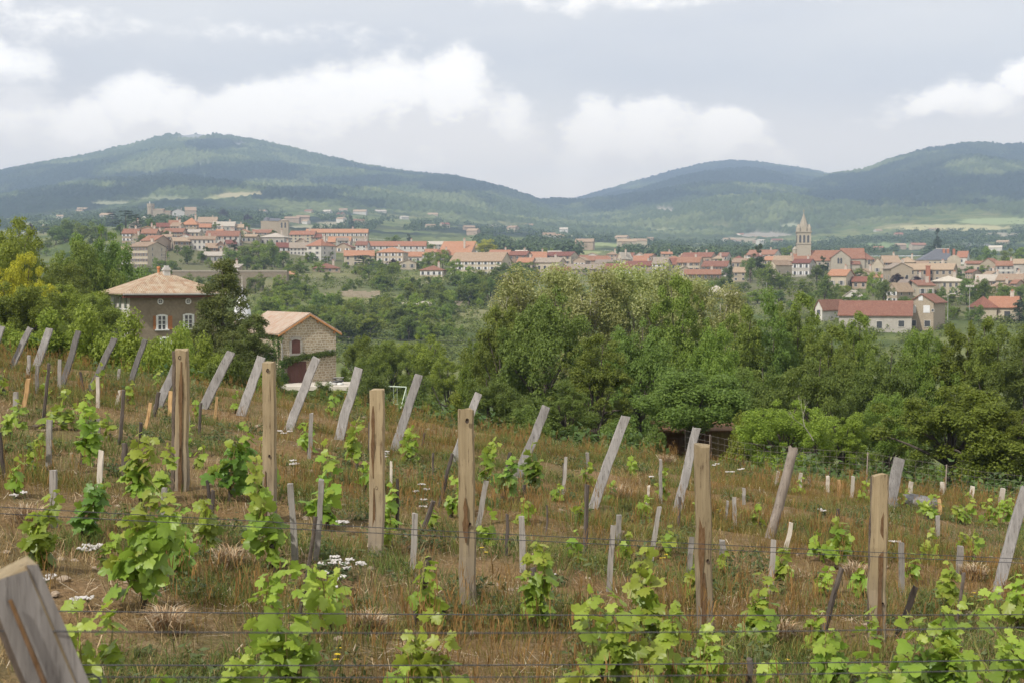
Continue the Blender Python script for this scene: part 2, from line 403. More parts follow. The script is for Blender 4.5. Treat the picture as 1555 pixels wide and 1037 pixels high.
# thin high veil over the blue + heavier grey sheet to the left
hv = q.n('ShaderNodeCombineXYZ'); q.l(U, hv.inputs[0]); q.l(q.math('MULTIPLY', V, 3.0), hv.inputs[1])
veil = q.noise(hv.outputs[0], 4.5, 5, .5)
vc = q.ramp(veil, [(.32, (.82, .805, .82)), (.68, (.98, .94, .90))])
base = q.mix(.86, skyc.outputs[0], vc)
gl = q.n('ShaderNodeMapRange'); gl.interpolation_type = 'SMOOTHSTEP'
q.l(q.math('ADD', q.math('ADD', U, q.math('MULTIPLY', veil, .25)), q.math('MULTIPLY', q.math('ABSOLUTE', q.math('SUBTRACT', V, .10)), .9)), gl.inputs[0])
gl.inputs[1].default_value = .02; gl.inputs[2].default_value = -.28
base = q.mix(q.math('MULTIPLY', gl.outputs[0], .8), base, (.72, .69, .69))
lowv = q.n('ShaderNodeMapRange'); lowv.interpolation_type = 'SMOOTHSTEP'; q.l(V, lowv.inputs[0]); lowv.inputs[1].default_value = .15; lowv.inputs[2].default_value = .055
colr = q.mix(al.outputs[0], base, ccol)
colr = q.mix(q.math('MULTIPLY', lowv.outputs[0], .88), colr, (1.66, 1.43, 1.17))
q.l(colr, bg.inputs['Color']); q.l(bg.outputs[0], out.inputs['Surface'])
# haze
hz_m, q, out = newmat('haze_air'); pv = q.n('ShaderNodeVolumePrincipled'); pv.inputs['Color'].default_value = (.55, .735, 1, 1)
pv.inputs['Density'].default_value = 2.0e-4; pv.inputs['Anisotropy'].default_value = .1; q.l(pv.outputs[0], out.inputs['Volume'])
b = MB(); b.box(-5600, 5600, -70, 7500, -45, 590)
tag(b.build('haze', hz_m), 'thin blue summer haze over the valley', 'haze', kind='stuff')
# ------------------------------------------------------------------ shared materials
M = {}
M['wood_new'] = woodmat('split chestnut', (.215,.165,.095), (.355,.285,.175), (.07,.04,.02), .5, foot=True)
M['wood_grey'] = woodmat('weathered board', (.165,.155,.145), (.33,.315,.30), (.075,.068,.063), .45)
M['wood_dark'] = woodmat('dark weathered board', (.10,.093,.087), (.20,.19,.18), (.05,.045,.04), .5)
M['wood_round'] = woodmat('grey brown pole', (.16,.13,.105), (.30,.26,.22), (.06,.05,.04), .6)
M['stake_grey'] = woodmat('grey stake', (.2,.185,.165), (.36,.335,.30), (.09,.08,.07), .6)
M['stake_dark'] = woodmat('dark stake', (.055,.045,.04), (.14,.115,.095), (.02,.017,.015), .8)
M['stake_tan'] = woodmat('tan stake', (.36,.21,.085), (.5,.34,.17), (.16,.08,.03), .6)
M['stake_pale'] = woodmat('pale stake', (.42,.38,.32), (.6,.55,.47), (.25,.2,.15), .6)
M['bark'] = mottled('dark bark', (.045,.032,.024), (.14,.105,.075), 14, .95, (1,1,.3), 5, .9, .01)
M['knot'] = mottled('knot', (.03,.018,.01), (.06,.035,.02), 30)
M['crack'] = mottled('resin crack', (.07,.035,.012), (.17,.09,.03), 12, .8, (1,1,.3))
M['wire'] = mottled('old wire', (.03,.03,.034), (.06,.06,.065), 20, .6)
M['trunk'] = mottled('tree bark', (.05,.04,.03), (.13,.105,.08), 4, .95, (1,1,.3), 5, .8, .03)
M['trunk_pale'] = mottled('pale bark', (.25,.23,.18), (.42,.39,.32), 4, .9, (1,1,.3))
M['vine_bark'] = mottled('vine bark', (.035,.026,.02), (.11,.085,.065), 18, .95, (1,1,.25), 5, .9, .01)
M['cane'] = mottled('green cane', (.16,.17,.04), (.26,.22,.07), 8)
M['vine_leaf'] = leafmat('vine leaf', (.145,.235,.028), (.235,.345,.04), (.37,.465,.08), .45, .42, .16, .4)
M['vine_leaf_young'] = leafmat('young vine leaf', (.20,.285,.032), (.31,.405,.05), (.44,.51,.10), .46, .42, .14, .4)
M['vine_leaf_dark'] = leafmat('dark vine leaf', (.08,.155,.022), (.13,.235,.032), (.21,.33,.055), .4, .42, .14, .4)
L_ = {}
L_['oak'] = leafmat('oak leaf', (.112,.165,.025), (.178,.25,.038), (.275,.34,.07), .42)
L_['deep'] = leafmat('deep green leaf', (.09,.138,.026), (.14,.205,.04), (.215,.28,.062), .4)
L_['bright'] = leafmat('bright leaf', (.145,.20,.024), (.225,.295,.036), (.33,.39,.068), .44)
L_['walnut'] = leafmat('walnut leaf', (.105,.145,.016), (.165,.215,.026), (.24,.29,.046), .42)
L_['poplar'] = leafmat('aspen leaf', (.20,.235,.07), (.33,.36,.13), (.54,.55,.28), .42, .4)
L_['gold'] = leafmat('yellow blossom', (.30,.31,.02), (.46,.45,.03), (.58,.54,.05), .4)
L_['conifer'] = leafmat('conifer needle', (.03,.052,.014), (.055,.082,.022), (.10,.13,.036), .18)
L_['juniper'] = leafmat('juniper spray', (.06,.085,.018), (.11,.14,.03), (.19,.21,.06), .3)
L_['cedar'] = leafmat('blue cedar', (.025,.048,.028), (.042,.072,.042), (.075,.11,.065), .15)
L_['purple'] = leafmat('purple leaf', (.022,.012,.018), (.04,.02,.028), (.06,.03,.035), .2)
L_['ivy'] = leafmat('ivy leaf', (.05,.10,.02), (.09,.16,.03), (.16,.25,.05), .3)
# ------------------------------------------------------------------ ground sheets
def grid_faces(nr, nc):
    i = np.arange(nr-1)[:, None]*nc+np.arange(nc-1)[None, :]
    return np.stack([i, i+1, i+nc+1, i+nc], -1).reshape(-1, 4)
# vineyard soil
m, q, out = newmat('vineyard soil'); v = coords(q)
n1 = q.noise(v, .55, 5, .6); n2 = q.noise(v, 5, 6, .7); n3 = q.noise(v, 26, 4, .7); n4 = q.noise(v, 1.7, 5, .65)
c = q.ramp(n1, [(.32, (.13,.125,.035)), (.48, (.215,.145,.052)), (.62, (.28,.165,.06))])
c = q.mix(q.ramp(n4, [(.5, (0,0,0)), (.62, (.75,.75,.75))]), c, (.31,.19,.09))
c = q.mix(q.ramp(n2, [(.55, (0,0,0)), (.68, (.8,.8,.8))]), c, (.37,.28,.165))
c = q.mix(.45, c, q.ramp(n3, [(.3, (.06,.04,.025)), (.7, (.36,.27,.17))]))
pbsdf(q, out, c, .95, q.math('ADD', n3, q.math('MULTIPLY', n2, 1.5)), 1.0, .06, .1); SOIL = m
xs = np.arange(-30, 30.01, .15); ys = np.arange(-9, 31.001, .15); ys[-1] = 31
X, Y = np.meshgrid(xs, ys); Z = H(X, Y)+.07*(fbm(X*3.5, Y*3.5, 21, 3)-.5)
me = npmesh('vineyard_ground', np.stack([X, Y, Z], -1).reshape(-1, 3), grid_faces(len(ys), len(xs)), SOIL, smooth=True)
tag(link('vineyard_ground', me), 'dry brown vineyard slope with rusty grass and straw', 'ground', kind='structure')
# valley
def land(px, py, X, Y):
    a = fbm(X/22, Y/22, 31, 4); b = fbm(X/70, Y/70, 33, 3); d = fbm(X/6, Y/6, 35, 3)
    col = np.zeros(X.shape+(3,)); g1 = np.array((.075,.105,.03)); g2 = np.array((.14,.155,.052)); g3 = np.array((.26,.22,.13))
    t = sstep(.35, .6, a)[..., None]; col = g1*(1-t)+g2*t
    t = (sstep(.60, .68, b)*.35)[..., None]; col = col*(1-t)+g3*t
    col *= (.7+.6*d)[..., None]
    return col
FIELDS = [(1340,440,250,46,(.125,.125,.06)),(340,385,150,38,(.13,.13,.06)),(950,406,220,14,(.15,.14,.08)),(600,398,110,14,(.12,.125,.055)),(362,298,34,4,(.40,.35,.2)),(330,303,20,2.5,(.3,.3,.14)),(1440,347,88,5,(.42,.39,.2)),(1515,337,60,5,(.28,.33,.15)),(1345,374,45,3.5,(.19,.25,.11)),
          (1008,322,14,3.5,(.4,.35,.27)),(1000,352,38,3,(.26,.28,.15)),(985,378,16,2.5,(.42,.36,.2)),(945,374,30,3,(.24,.29,.11)),(905,372,30,3,(.26,.3,.13)),(890,384,24,2.5,(.28,.3,.13)),
          (50,345,34,4,(.33,.29,.19)),(480,346,40,3,(.3,.29,.18)),(520,340,40,2.5,(.33,.3,.2)),(1160,358,40,4,(.33,.30,.24)),(1200,345,16,5,(.3,.32,.2)),(1120,365,24,4,(.33,.29,.2)),(1060,380,40,3,(.27,.29,.14)),
          (300,209,22,3.5,(.34,.34,.33)),(285,213,18,2.5,(.34,.34,.33)),(370,222,13,2.5,(.32,.31,.30)),(311,252,12,2,(.26,.27,.25)),(1480,375,46,3,(.2,.2,.2)),(1520,358,30,3,(.33,.3,.22)),
          (850,360,20,2.5,(.3,.3,.2)),(760,345,22,2,(.3,.29,.2)),(250,303,40,2.5,(.2,.22,.12)),(170,310,26,3,(.24,.25,.15))]
def paint_fields(col, px, py):
    w = fbm(px/9, py/2, 77, 3)
    for (a, b, rx, ry, c) in FIELDS:
        r = ((px-a)/rx)**2+((py-b)/ry)**2
        t = sstep(1.25, .75, r+(w-.5)*.9)[..., None]; col = col*(1-t)+np.array(c)*t
    return col
def polar(ts, yy, hf):
    T, YY = np.meshgrid(ts, yy); X = T*YY; return X, YY, hf(X, YY)
ts = np.concatenate([np.linspace(-1.2, -.46, 30), np.arange(-.45, .4501, .0024), np.linspace(.46, 1.2, 30)])
yy = np.exp(np.linspace(math.log(31), math.log(1300), 190)); yy[0] = 31; yy[-1] = 1300
X, Y, Z = polar(ts, yy, H)
VALM = colmat('valley grass', .95, detail=1.5)
px = X/Y*F+CX; py = HOR-Z/Y*F
colr = paint_fields(land(px, py, X, Y), px, py)
me = npmesh('valley_terrain', np.stack([X, Y, Z], -1).reshape(-1, 3), grid_faces(len(yy), len(ts)), VALM, colr.reshape(-1, 3), smooth=True)
tag(link('valley_terrain', me), 'green valley side rising to the villages', 'terrain', kind='structure')
# mountains with the forest canopy as real relief
ts = np.concatenate([np.linspace(-.62, -.44, 40)[:-1], np.arange(-.44, .44, .00085), np.linspace(.44, .62, 40)])
yy = np.concatenate([np.arange(1300, 2400, 22), np.arange(2400, 5500, 9.5), np.arange(5500, 7100, 15), np.arange(7100, 7460, 60)])
HMf = lambda x, y: np.maximum(H(x, y), mount(x, y))
X, Y, Z = polar(ts, yy, HMf)
px = X/Y*F+CX; py = HOR-Z/Y*F
forest = np.clip(sstep(.36, .46, fbm(X/170, Y/230, 51, 4))+sstep(2500, 3300, Y), 0, 1)
cx_, cy_ = np.floor(X/10), np.floor(Y/10); best = np.full(X.shape, 1e9); ht = np.zeros(X.shape); tint = np.zeros(X.shape)
for i in (-1, 0, 1):
    for j in (-1, 0, 1):
        a, b_ = cx_+i, cy_+j
        d = (X-(a+_h(a, b_, 1))*10)**2+(Y-(b_+_h(a, b_, 2))*10)**2; r3 = _h(a, b_, 3)
        mk = d < best; best = np.where(mk, d, best); ht = np.where(mk, r3, ht)
bump = (np.clip(1-best/70, 0, 1)*(6+9*ht)+3*ht)*(.15+.85*sstep(2300, 3000, Y))
Z2 = Z+bump*forest
dark = sstep(.44, .56, fbm(X/420+.3*fbm(X/90, Y/90, 5, 3), Y/520, 61, 4)+.12*(fbm(X/60, Y/80, 63, 3)-.5))
patch = fbm(X/130, Y/160, 71, 4)
c1 = np.array((.066,.090,.036)); c2 = np.array((.020,.034,.022)); c3 = np.array((.135,.16,.065))
t = dark[..., None]; colr = c1*(1-t)+c2*t
t = (sstep(.52, .66, patch)*(1-dark*.75)*.9)[..., None]; colr = colr*(1-t)+c3*t
colr *= (.62+.76*ht)[..., None]
CLOUD_SHADOWS = [(230,279,130,13),(370,268,90,16),(110,296,80,9),(1400,292,120,26),(1540,290,45,22),(1085,272,120,13),(560,283,90,9),(330,226,45,8),(700,292,60,8),(960,300,90,9),(1290,300,60,14),(460,300,70,8)]  # cloud shadows on the slopes, painted in as darker forest colour
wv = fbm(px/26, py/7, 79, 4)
for (a, b, rx, ry) in CLOUD_SHADOWS:
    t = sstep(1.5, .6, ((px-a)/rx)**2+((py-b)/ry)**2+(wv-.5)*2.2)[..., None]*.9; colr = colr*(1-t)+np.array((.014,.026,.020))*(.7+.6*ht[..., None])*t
mead = land(px, py, X, Y)*1.25
t = forest[..., None]; colr = mead*(1-t)+colr*t
colr = paint_fields(colr, px, py)
fieldmask = np.zeros(X.shape)
for (a, b, rx, ry, c) in FIELDS: fieldmask = np.maximum(fieldmask, sstep(1.4, .9, ((px-a)/rx)**2+((py-b)/ry)**2))
Z2 = Z+bump*forest*(1-fieldmask)
Z2[0] = Z[0]
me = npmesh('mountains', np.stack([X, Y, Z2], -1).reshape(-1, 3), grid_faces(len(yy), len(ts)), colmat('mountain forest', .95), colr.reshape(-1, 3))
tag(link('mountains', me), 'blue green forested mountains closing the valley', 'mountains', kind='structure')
# ------------------------------------------------------------------ grass and litter (stuff)
nr = np.random.default_rng(5)
def blades(bx, by, h, w, lean, phi, col, zoff=0.0):
    n = len(bx); bz = H(bx, by)+zoff
    fa = nr.uniform(0, PI, n); ax, ay = np.cos(fa)*w/2, np.sin(fa)*w/2
    lx, ly = np.cos(phi)*lean*h, np.sin(phi)*lean*h
    V = np.zeros((n, 5, 3))
    V[:, 0] = np.stack([bx-ax, by-ay, bz-.02], -1); V[:, 1] = np.stack([bx+ax, by+ay, bz-.02], -1)
    V[:, 2] = np.stack([bx+lx*.35+ax*.8, by+ly*.35+ay*.8, bz+h*.6], -1); V[:, 3] = np.stack([bx+lx*.35-ax*.8, by+ly*.35-ay*.8, bz+h*.6], -1)
    V[:, 4] = np.stack([bx+lx, by+ly, bz+h*(1-.3*lean)], -1)
    i = np.arange(n)*5
    Q = np.stack([i, i+1, i+2, i+3], -1); T = np.stack([i+3, i+2, i+4], -1)
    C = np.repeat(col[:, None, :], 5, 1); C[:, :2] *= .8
    return V.reshape(-1, 3), Q, T, C.reshape(-1, 3)
def scatter(n, y0=5.0, y1=30.5, p=1.0):
    y = y0+(y1-y0)*nr.random(n)**p; x = nr.uniform(-.54, .54, n)*y; return x, y
def grass(name, label, n, per, spread, hr, wr, cols, maskf, trans=.25, p=1.0):
    x, y = scatter(n, p=p); k = maskf(x, y)*(.35+.65*sstep(.34, .45, fbm(x*.75, y*.75, 97, 3))) > nr.random(n)*.9+.05; x, y = x[k], y[k]; n = len(x)
    tc_ = np.array(cols)[nr.integers(0, len(cols), n)]*nr.uniform(.7, 1.25, (n, 1)); th = nr.uniform(hr[0], hr[1], n)
    bx = np.repeat(x, per)+nr.normal(0, spread, n*per); by = np.repeat(y, per)+nr.normal(0, spread, n*per)
    ph = np.arctan2(by-np.repeat(y, per), bx-np.repeat(x, per))+nr.normal(0, .6, n*per)
    col = np.repeat(tc_, per, 0)*nr.uniform(.85, 1.15, (n*per, 1))
    V, Q, T, C = blades(bx, by, np.repeat(th, per)*nr.uniform(.55, 1.1, n*per), nr.uniform(wr[0], wr[1], n*per), nr.uniform(.2, 1.35, n*per), ph, col)
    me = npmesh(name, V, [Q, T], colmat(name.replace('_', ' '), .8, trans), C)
    tag(link(name, me), label, 'grass', kind='stuff')
gA = lambda x, y: fbm(x*.45, y*.45, 91, 3); gB = lambda x, y: fbm(x*.7, y*.7, 93, 3)
grass('rusty_grass', 'rusty red brown dry grass and sorrel', 24000, 13, .08, (.06, .27), (.0024, .0046),
      [(.235,.16,.045), (.205,.15,.04), (.285,.205,.065), (.18,.15,.036), (.25,.135,.042), (.15,.155,.034), (.21,.17,.045)], lambda x, y: sstep(.36, .58, gA(x, y))*(.35+.65*sstep(8, 13, y)), p=.85)
grass('straw_grass', 'pale straw coloured dry grass', 12000, 9, .08, (.06, .22), (.003, .0055),
      [(.37,.27,.125), (.32,.23,.10), (.29,.19,.085), (.42,.33,.18)], lambda x, y: sstep(.6, .38, gA(x, y))*.8)
grass('olive_grass', 'olive green grass between the vines', 36000, 11, .065, (.06, .25), (.003, .006),
      [(.14,.18,.042), (.115,.165,.037), (.20,.205,.06), (.095,.155,.042), (.16,.175,.046)], lambda x, y: sstep(.36, .54, gB(x, y)), p=.85)
def stalks():
    x, y = scatter(9000, p=.8); k = sstep(.40, .6, gA(x, y)) > nr.random(len(x)); x, y = x[k], y[k]; n = len(x)
    h = nr.uniform(.22, .46, n); V, Q, T, C = blades(x, y, h, np.full(n, .004), nr.uniform(.05, .4, n), nr.uniform(0, 6.3, n), np.array((.28,.185,.065))*nr.uniform(.6, 1.3, (n, 1)))
    per = 7; bx = np.repeat(x, per)+nr.normal(0, .018, n*per); by = np.repeat(y, per)+nr.normal(0, .018, n*per); hh = np.repeat(h, per)
    V2, Q2, T2, C2 = blades(bx, by, nr.uniform(.05, .11, n*per), nr.uniform(.004, .008, n*per), nr.uniform(.2, .8, n*per), nr.uniform(0, 6.3, n*per),
        np.repeat(np.array([(.26,.155,.055)])*nr.uniform(.7, 1.3, (n, 1)), per, 0), 0); V2[:, 2] += np.repeat(hh*nr.uniform(.6, 1, (n)).repeat(1) if False else hh, 5)*np.repeat(nr.uniform(.45, .85, n*per), 5)
    o = len(V); me = npmesh('sorrel_stalks', np.vstack([V, V2]), [np.vstack([Q, Q2+o]), np.vstack([T, T2+o])], colmat('sorrel', .85, .25), np.vstack([C, C2]))
    tag(link('sorrel_stalks', me), 'thin reddish seed stalks of sorrel above the grass', 'grass', kind='stuff')
stalks()
def litter():
    x, y = scatter(34000, p=1.25); k = fbm(x*1.6, y*1.6, 95, 3) > .5+.12*nr.random(len(x))-.06; x, y = x[k], y[k]; n = len(x)
    L = nr.uniform(.025, .16, n); a = nr.uniform(0, PI, n); w = nr.uniform(.002, .006, n); z = H(x, y)+nr.uniform(.015, .05, n)
    dx, dy = np.cos(a)*L/2, np.sin(a)*L/2; ex, ey = -np.sin(a)*w/2, np.cos(a)*w/2; tz = nr.normal(0, .02, n)
    V = np.stack([np.stack([x-dx-ex, y-dy-ey, z-tz], -1), np.stack([x+dx-ex, y+dy-ey, z+tz], -1), np.stack([x+dx+ex, y+dy+ey, z+tz], -1), np.stack([x-dx+ex, y-dy+ey, z-tz], -1)], 1).reshape(-1, 3)
    C = np.repeat(np.array([(.46,.35,.22), (.54,.46,.34), (.34,.22,.11)])[nr.integers(0, 3, n)]*nr.uniform(.7, 1.15, (n, 1)), 4, 0)
    i = np.arange(n)*4
    me = npmesh('straw_litter', V, np.stack([i, i+1, i+2, i+3], -1), colmat('straw', .85, .1), C)
    tag(link('straw_litter', me), 'pale dead straw strewn over the soil', 'straw', kind='stuff')
litter()
def leaves(rng, cen, rad, cnt, size, flat=1.0, up=.4, asp=.55, thin=.45, out=.7):
    """leaf-sized faces spread through the clumps CEN/RAD"""
    cen = np.asarray(cen, float); rad = np.asarray(rad, float); idx = np.repeat(np.arange(len(cen)), cnt)
    n = len(idx); d = rng.normal(0, 1, (n, 3)); d /= np.linalg.norm(d, axis=1)[:, None]
    k = (d[:, 2] > -.45) | (rng.random(n) < .45); idx, d = idx[k], d[k]; n = len(idx)
    rr = rad[idx]*(thin+(1.08-thin)*rng.random(n)**.6); p = cen[idx]+d*rr[:, None]*np.array((1, 1, flat))
    nm = d*out+np.array((0, 0, up))+rng.normal(0, .5, (n, 3)); nm /= np.linalg.norm(nm, axis=1)[:, None]
    t = np.cross(nm, rng.normal(0, 1, (n, 3))); t /= np.linalg.norm(t, axis=1)[:, None]+1e-9; bt = np.cross(nm, t)
    s = (size*rng.uniform(.65, 1.3, n))[:, None]
    V = np.stack([p-t*s*.5, p+bt*s*asp*.5-nm*s*.06, p+t*s*.5, p-bt*s*asp*.5-nm*s*.06], 1).reshape(-1, 3)
    i = np.arange(n)*4
    return V, np.stack([i, i+1, i+2, i+3], -1)
def pebbles():
    x, y = scatter(500, 6, 26); z = H(x, y); n = len(x); r_ = nr.uniform(.012, .045, n)
    V, Fc = [], []; k = 0; m_ = 7
    for i in range(n):
        for (f, zz) in ((.9, -.3), (1.0, .25), (.55, .62)):
            for j in range(m_): e = nr.uniform(.75, 1.2); V.append((x[i]+r_[i]*f*e*math.cos(2*PI*j/m_), y[i]+r_[i]*f*e*math.sin(2*PI*j/m_), z[i]+r_[i]*zz))
        for q_ in range(2):
            for j in range(m_): Fc.append((k+q_*m_+j, k+q_*m_+(j+1) % m_, k+(q_+1)*m_+(j+1) % m_, k+(q_+1)*m_+j))
        for j in range(1, m_-1): Fc.append((k+2*m_, k+2*m_+j, k+2*m_+j+1, k+2*m_+j+1))
        k += 3*m_
    me = bpy.data.meshes.new('pebbles'); me.from_pydata(V, [], [tuple(dict.fromkeys(f)) for f in Fc]); me.materials.append(mottled('pebble', (.24,.18,.12), (.38,.30,.22), 30))
    tag(link('pebbles', me), 'small pale stones lying in the soil', 'stones', kind='stuff')
pebbles()
def weeds():
    x, y = scatter(1500, 6.5, 29); k = gB(x, y) > .45; x, y = x[k], y[k]; z = H(x, y)
    V, Fq = leaves(nr, np.stack([x, y, z+.03], -1), nr.uniform(.08, .22, len(x)), nr.integers(40, 110, len(x)), .055, .7, .6, .4, .2)
    tag(link('low_weeds', npmesh('low_weeds', V, Fq, leafmat('weed leaf', (.05,.085,.03), (.09,.13,.045), (.15,.18,.075), .25))), 'low dark green weeds on the soil', 'weeds', kind='stuff')
weeds()
# ------------------------------------------------------------------ buildings
WM = {'w': mottled('white render', (.50,.47,.42), (.63,.60,.54), .5, .9), 'c': mottled('cream render', (.41,.345,.25), (.53,.46,.35), .5, .9),
      't': stonemat('tan stone', 1.6, ((.36,.29,.2),(.30,.24,.17),(.42,.35,.26),(.26,.21,.15)), (.42,.36,.28)), 'g': mottled('grey render', (.33,.30,.26), (.46,.43,.38), .6, .9),
      'p': mottled('pink stone', (.34,.255,.18), (.45,.35,.26), .7, .9), 'b': mottled('brown brick', (.20,.14,.10), (.30,.21,.15), .8, .9),
      'y': mottled('ochre render', (.50,.38,.18), (.60,.47,.25), .6, .9), 'd': mottled('taupe render', (.21,.165,.112), (.265,.215,.15), .9, .92)}
RM_ = {'r': tilemat('red tile', [(.25,.108,.066),(.30,.148,.094),(.21,.093,.062),(.34,.19,.13)]), 'o': tilemat('orange tile', [(.38,.165,.092),(.43,.21,.125),(.33,.145,.085),(.45,.26,.165)]),
       't': tilemat('tan tile', [(.33,.235,.155),(.40,.295,.20),(.27,.18,.12),(.45,.34,.24)]), 'd': tilemat('dark red tile', [(.20,.075,.05),(.25,.10,.065),(.16,.065,.05),(.28,.13,.09)]),
       'g': tilemat('grey brown tile', [(.27,.22,.17),(.34,.28,.22),(.22,.17,.13),(.38,.31,.25)]), 's': mottled('slate', (.085,.09,.105), (.14,.145,.165), 1.2, .6),
       'k': tilemat('pale tile', [(.46,.41,.34),(.55,.49,.41),(.40,.35,.28),(.58,.52,.44)]),
       'v': tilemat('old mixed tile', [(.37,.265,.18),(.43,.345,.25),(.31,.165,.10),(.47,.39,.30),(.25,.15,.10),(.38,.29,.20)], 5.0, 2.6),
       'u': tilemat('sun bleached tile', [(.44,.32,.23),(.51,.41,.32),(.43,.25,.16),(.55,.47,.39)], 5.0, 2.6)}
GLASS = mottled('window glass', (.03,.033,.038), (.06,.065,.075), .6, .15, spec=.6)
FRAME = mottled('window surround', (.5,.47,.42), (.62,.59,.54), 2)
SHUT = {'x': mottled('dark wood shutter', (.10,.055,.03), (.16,.09,.05), 5), 'w': mottled('white shutter', (.6,.6,.6), (.72,.72,.72), 3), 'g': mottled('grey shutter', (.28,.27,.25), (.36,.35,.33), 3),
        'o': mottled('chestnut shutter', (.30,.11,.035), (.40,.17,.06), 5)}
CHIM = mottled('chimney render', (.42,.36,.30), (.55,.48,.41), 2); CHIMR = mottled('brick chimney', (.34,.13,.075), (.45,.19,.11), 3)
wcache = {}
def window_mesh(w, h, sh):
    k = (round(w, 1), round(h, 1), sh)
    if k not in wcache:
        b = MB(); w, h = k[0], k[1]; t = .09
        b.box(-w/2, w/2, -.03, .05, 0, h, 0)
        b.box(-w/2-t, -w/2, -.06, .05, 0, h, 1); b.box(w/2, w/2+t, -.06, .05, 0, h, 1); b.box(-w/2-t, w/2+t, -.06, .05, h, h+t, 1); b.box(-w/2-.15, w/2+.15, -.12, .05, -t, 0, 1)
        if sh:
            b.box(-w-t, -w/2-t, -.075, .04, 0, h, 2); b.box(w/2+t, w+t, -.075, .04, 0, h, 2)
        wcache[k] = b.mesh('window', [GLASS, FRAME]+([SHUT[sh]] if sh else []))
    return wcache[k]
def roof_mesh(style, Wd, D, ze, rise, ov, mat, th=.22):
    b = MB(); hw, hd = Wd/2, D/2
    if style == 'R':
        s = rise/hd; lo = ze-ov*s; P = [(-hd-ov, lo), (0, ze+rise), (hd+ov, lo)]
        b.prism(P+[(y, z+th) for y, z in P[::-1]], 'x', -hw-ov*.6, hw+ov*.6)
    elif style == 'G':
        s = rise/hw; lo = ze-ov*s; P = [(-hw-ov, lo), (0, ze+rise), (hw+ov, lo)]
        b.prism(P+[(y, z+th) for y, z in P[::-1]], 'y', -hd-ov*.6, hd+ov*.6)
    elif style in 'HP':
        r_ = max(0, hw-hd)*(1 if style == 'H' else 0)
        if style == 'H' and hw < hd: r_ = 0
        A = [(-hw-ov,-hd-ov), (hw+ov,-hd-ov), (hw+ov,hd+ov), (-hw-ov,hd+ov)]; lo = ze-.02
        ts_ = [(x, y, lo+th*.6) for x, y in A]+[(-r_-.01, 0, ze+rise+th), (r_+.01, 0, ze+rise+th)]
        bs = [(x, y, lo) for x, y in A]
        b.add(ts_+bs, [(0,1,5,4), (1,2,5), (2,3,4,5), (3,0,4), (6,9,8,7), (0,6,7,1), (1,7,8,2), (2,8,9,3), (3,9,6,0)])
    elif style == 'S':
        P = [(-hd-ov, ze-ov*rise/D), (hd+ov, ze+rise+ov*rise/D)]; b.prism(P+[(y, z+th) for y, z in P[::-1]], 'x', -hw-ov, hw+ov)
    else: b.box(-hw-.15, hw+.15, -hd-.15, hd+.15, ze, ze+.3)
    me = b.mesh('roof', mat); me.update(); return uvbox(me)
def wall_mesh(style, Wd, D, ze, rise, mat, dep=4.0):
    b = MB(); hw, hd = Wd/2, D/2
    if style == 'R': P = [(-hd, -dep), (hd, -dep), (hd, ze-.02), (0, ze+rise-.02), (-hd, ze-.02)]; b.prism(P, 'x', -hw, hw)
    elif style == 'G': P = [(-hw, -dep), (hw, -dep), (hw, ze-.02), (0, ze+rise-.02), (-hw, ze-.02)]; b.prism(P, 'y', -hd, hd)
    elif style == 'S': P = [(-hd, -dep), (hd, -dep), (hd, ze+rise-.02), (-hd, ze-.02)]; b.prism(P, 'x', -hw, hw)
    else: b.box(-hw, hw, -hd, hd, -dep, ze-.02)
    me = b.mesh('wall', mat); return uvbox(me)
def add_window(root, x, y, z, w, h, face, sh, name='window'):
    o = link(name, window_mesh(w, h, sh), root); o.location = (x, y, z); o.rotation_euler = (0, 0, {'f': 0, 'r': PI/2, 'l': -PI/2}[face]); return o
def house(px0, px1, yb, ye, yr, style, yaw, D, wall, roof, rows, cols, label, chim=0, name='village_house', cat='house', group='houses of the two villages', Y=None, sh=None, ov=.45, wins=True, ymin=200):
    pc = (px0+px1)/2; Yb = Y or hit(pc, yb, ymin); Yf = Yb+D/2
    E = (px1-px0)/F*Yf; ya = R(yaw); Wd = max(2.0, (E-D*abs(math.sin(ya)))/math.cos(ya))
    p = W(pc, yb, Yf); zb = W(pc, yb, Yb).z; p.z = zb
    h = (yb-ye)/F*Yb; rise = max(.25, (ye-yr)/F*Yf) if style != 'F' else .2
    if style in 'RHP': rise = max(rise, .12*D)
    root = empty(name, p, ya-math.atan((pc-CX)/F)); tag(root, label, cat, group)
    link('wall', wall_mesh(style, Wd, D, h, rise, WM[wall]), root)
    link('roof', roof_mesh(style, Wd, D, h, rise, ov, RM_[roof]), root)
    if rows and cols:
        fh = h/rows; ww = min(1.0, Wd/cols*.42); wh = min(1.5, fh*.5)
        for r_ in range(rows):
            for c_ in range(cols):
                x = -Wd/2+Wd*(c_+.5)/cols
                add_window(root, x, -D/2-.02, h-fh*(r_+1)+fh*.32, ww, wh, 'f', sh if ww < Wd/cols*.45 else None)
        if abs(yaw) > 8:
            ns = max(1, int(D/5))
            for r_ in range(rows):
                for c_ in range(ns):
                    yy_ = -D/2+D*(c_+.5)/ns
                    add_window(root, (Wd/2+.02)*(1 if yaw < 0 else -1), yy_, h-fh*(r_+1)+fh*.32, min(.9, ww), wh, 'r' if yaw < 0 else 'l', None)
    for k in range(chim):
        b = MB(); x = Wd*(.25 if k == 0 else -.28); b.box(x-.45, x+.45, -.35, .35, h*.8, h+rise+1.3); b.box(x-.55, x+.55, -.45, .45, h+rise+1.3, h+rise+1.5)
        b.box(x-.2, x+.2, -.2, .2, h+rise+1.5, h+rise+1.9, 1)
        b.build('chimney', [CHIM, CHIMR], root)
    return root, Wd, D, h, rise
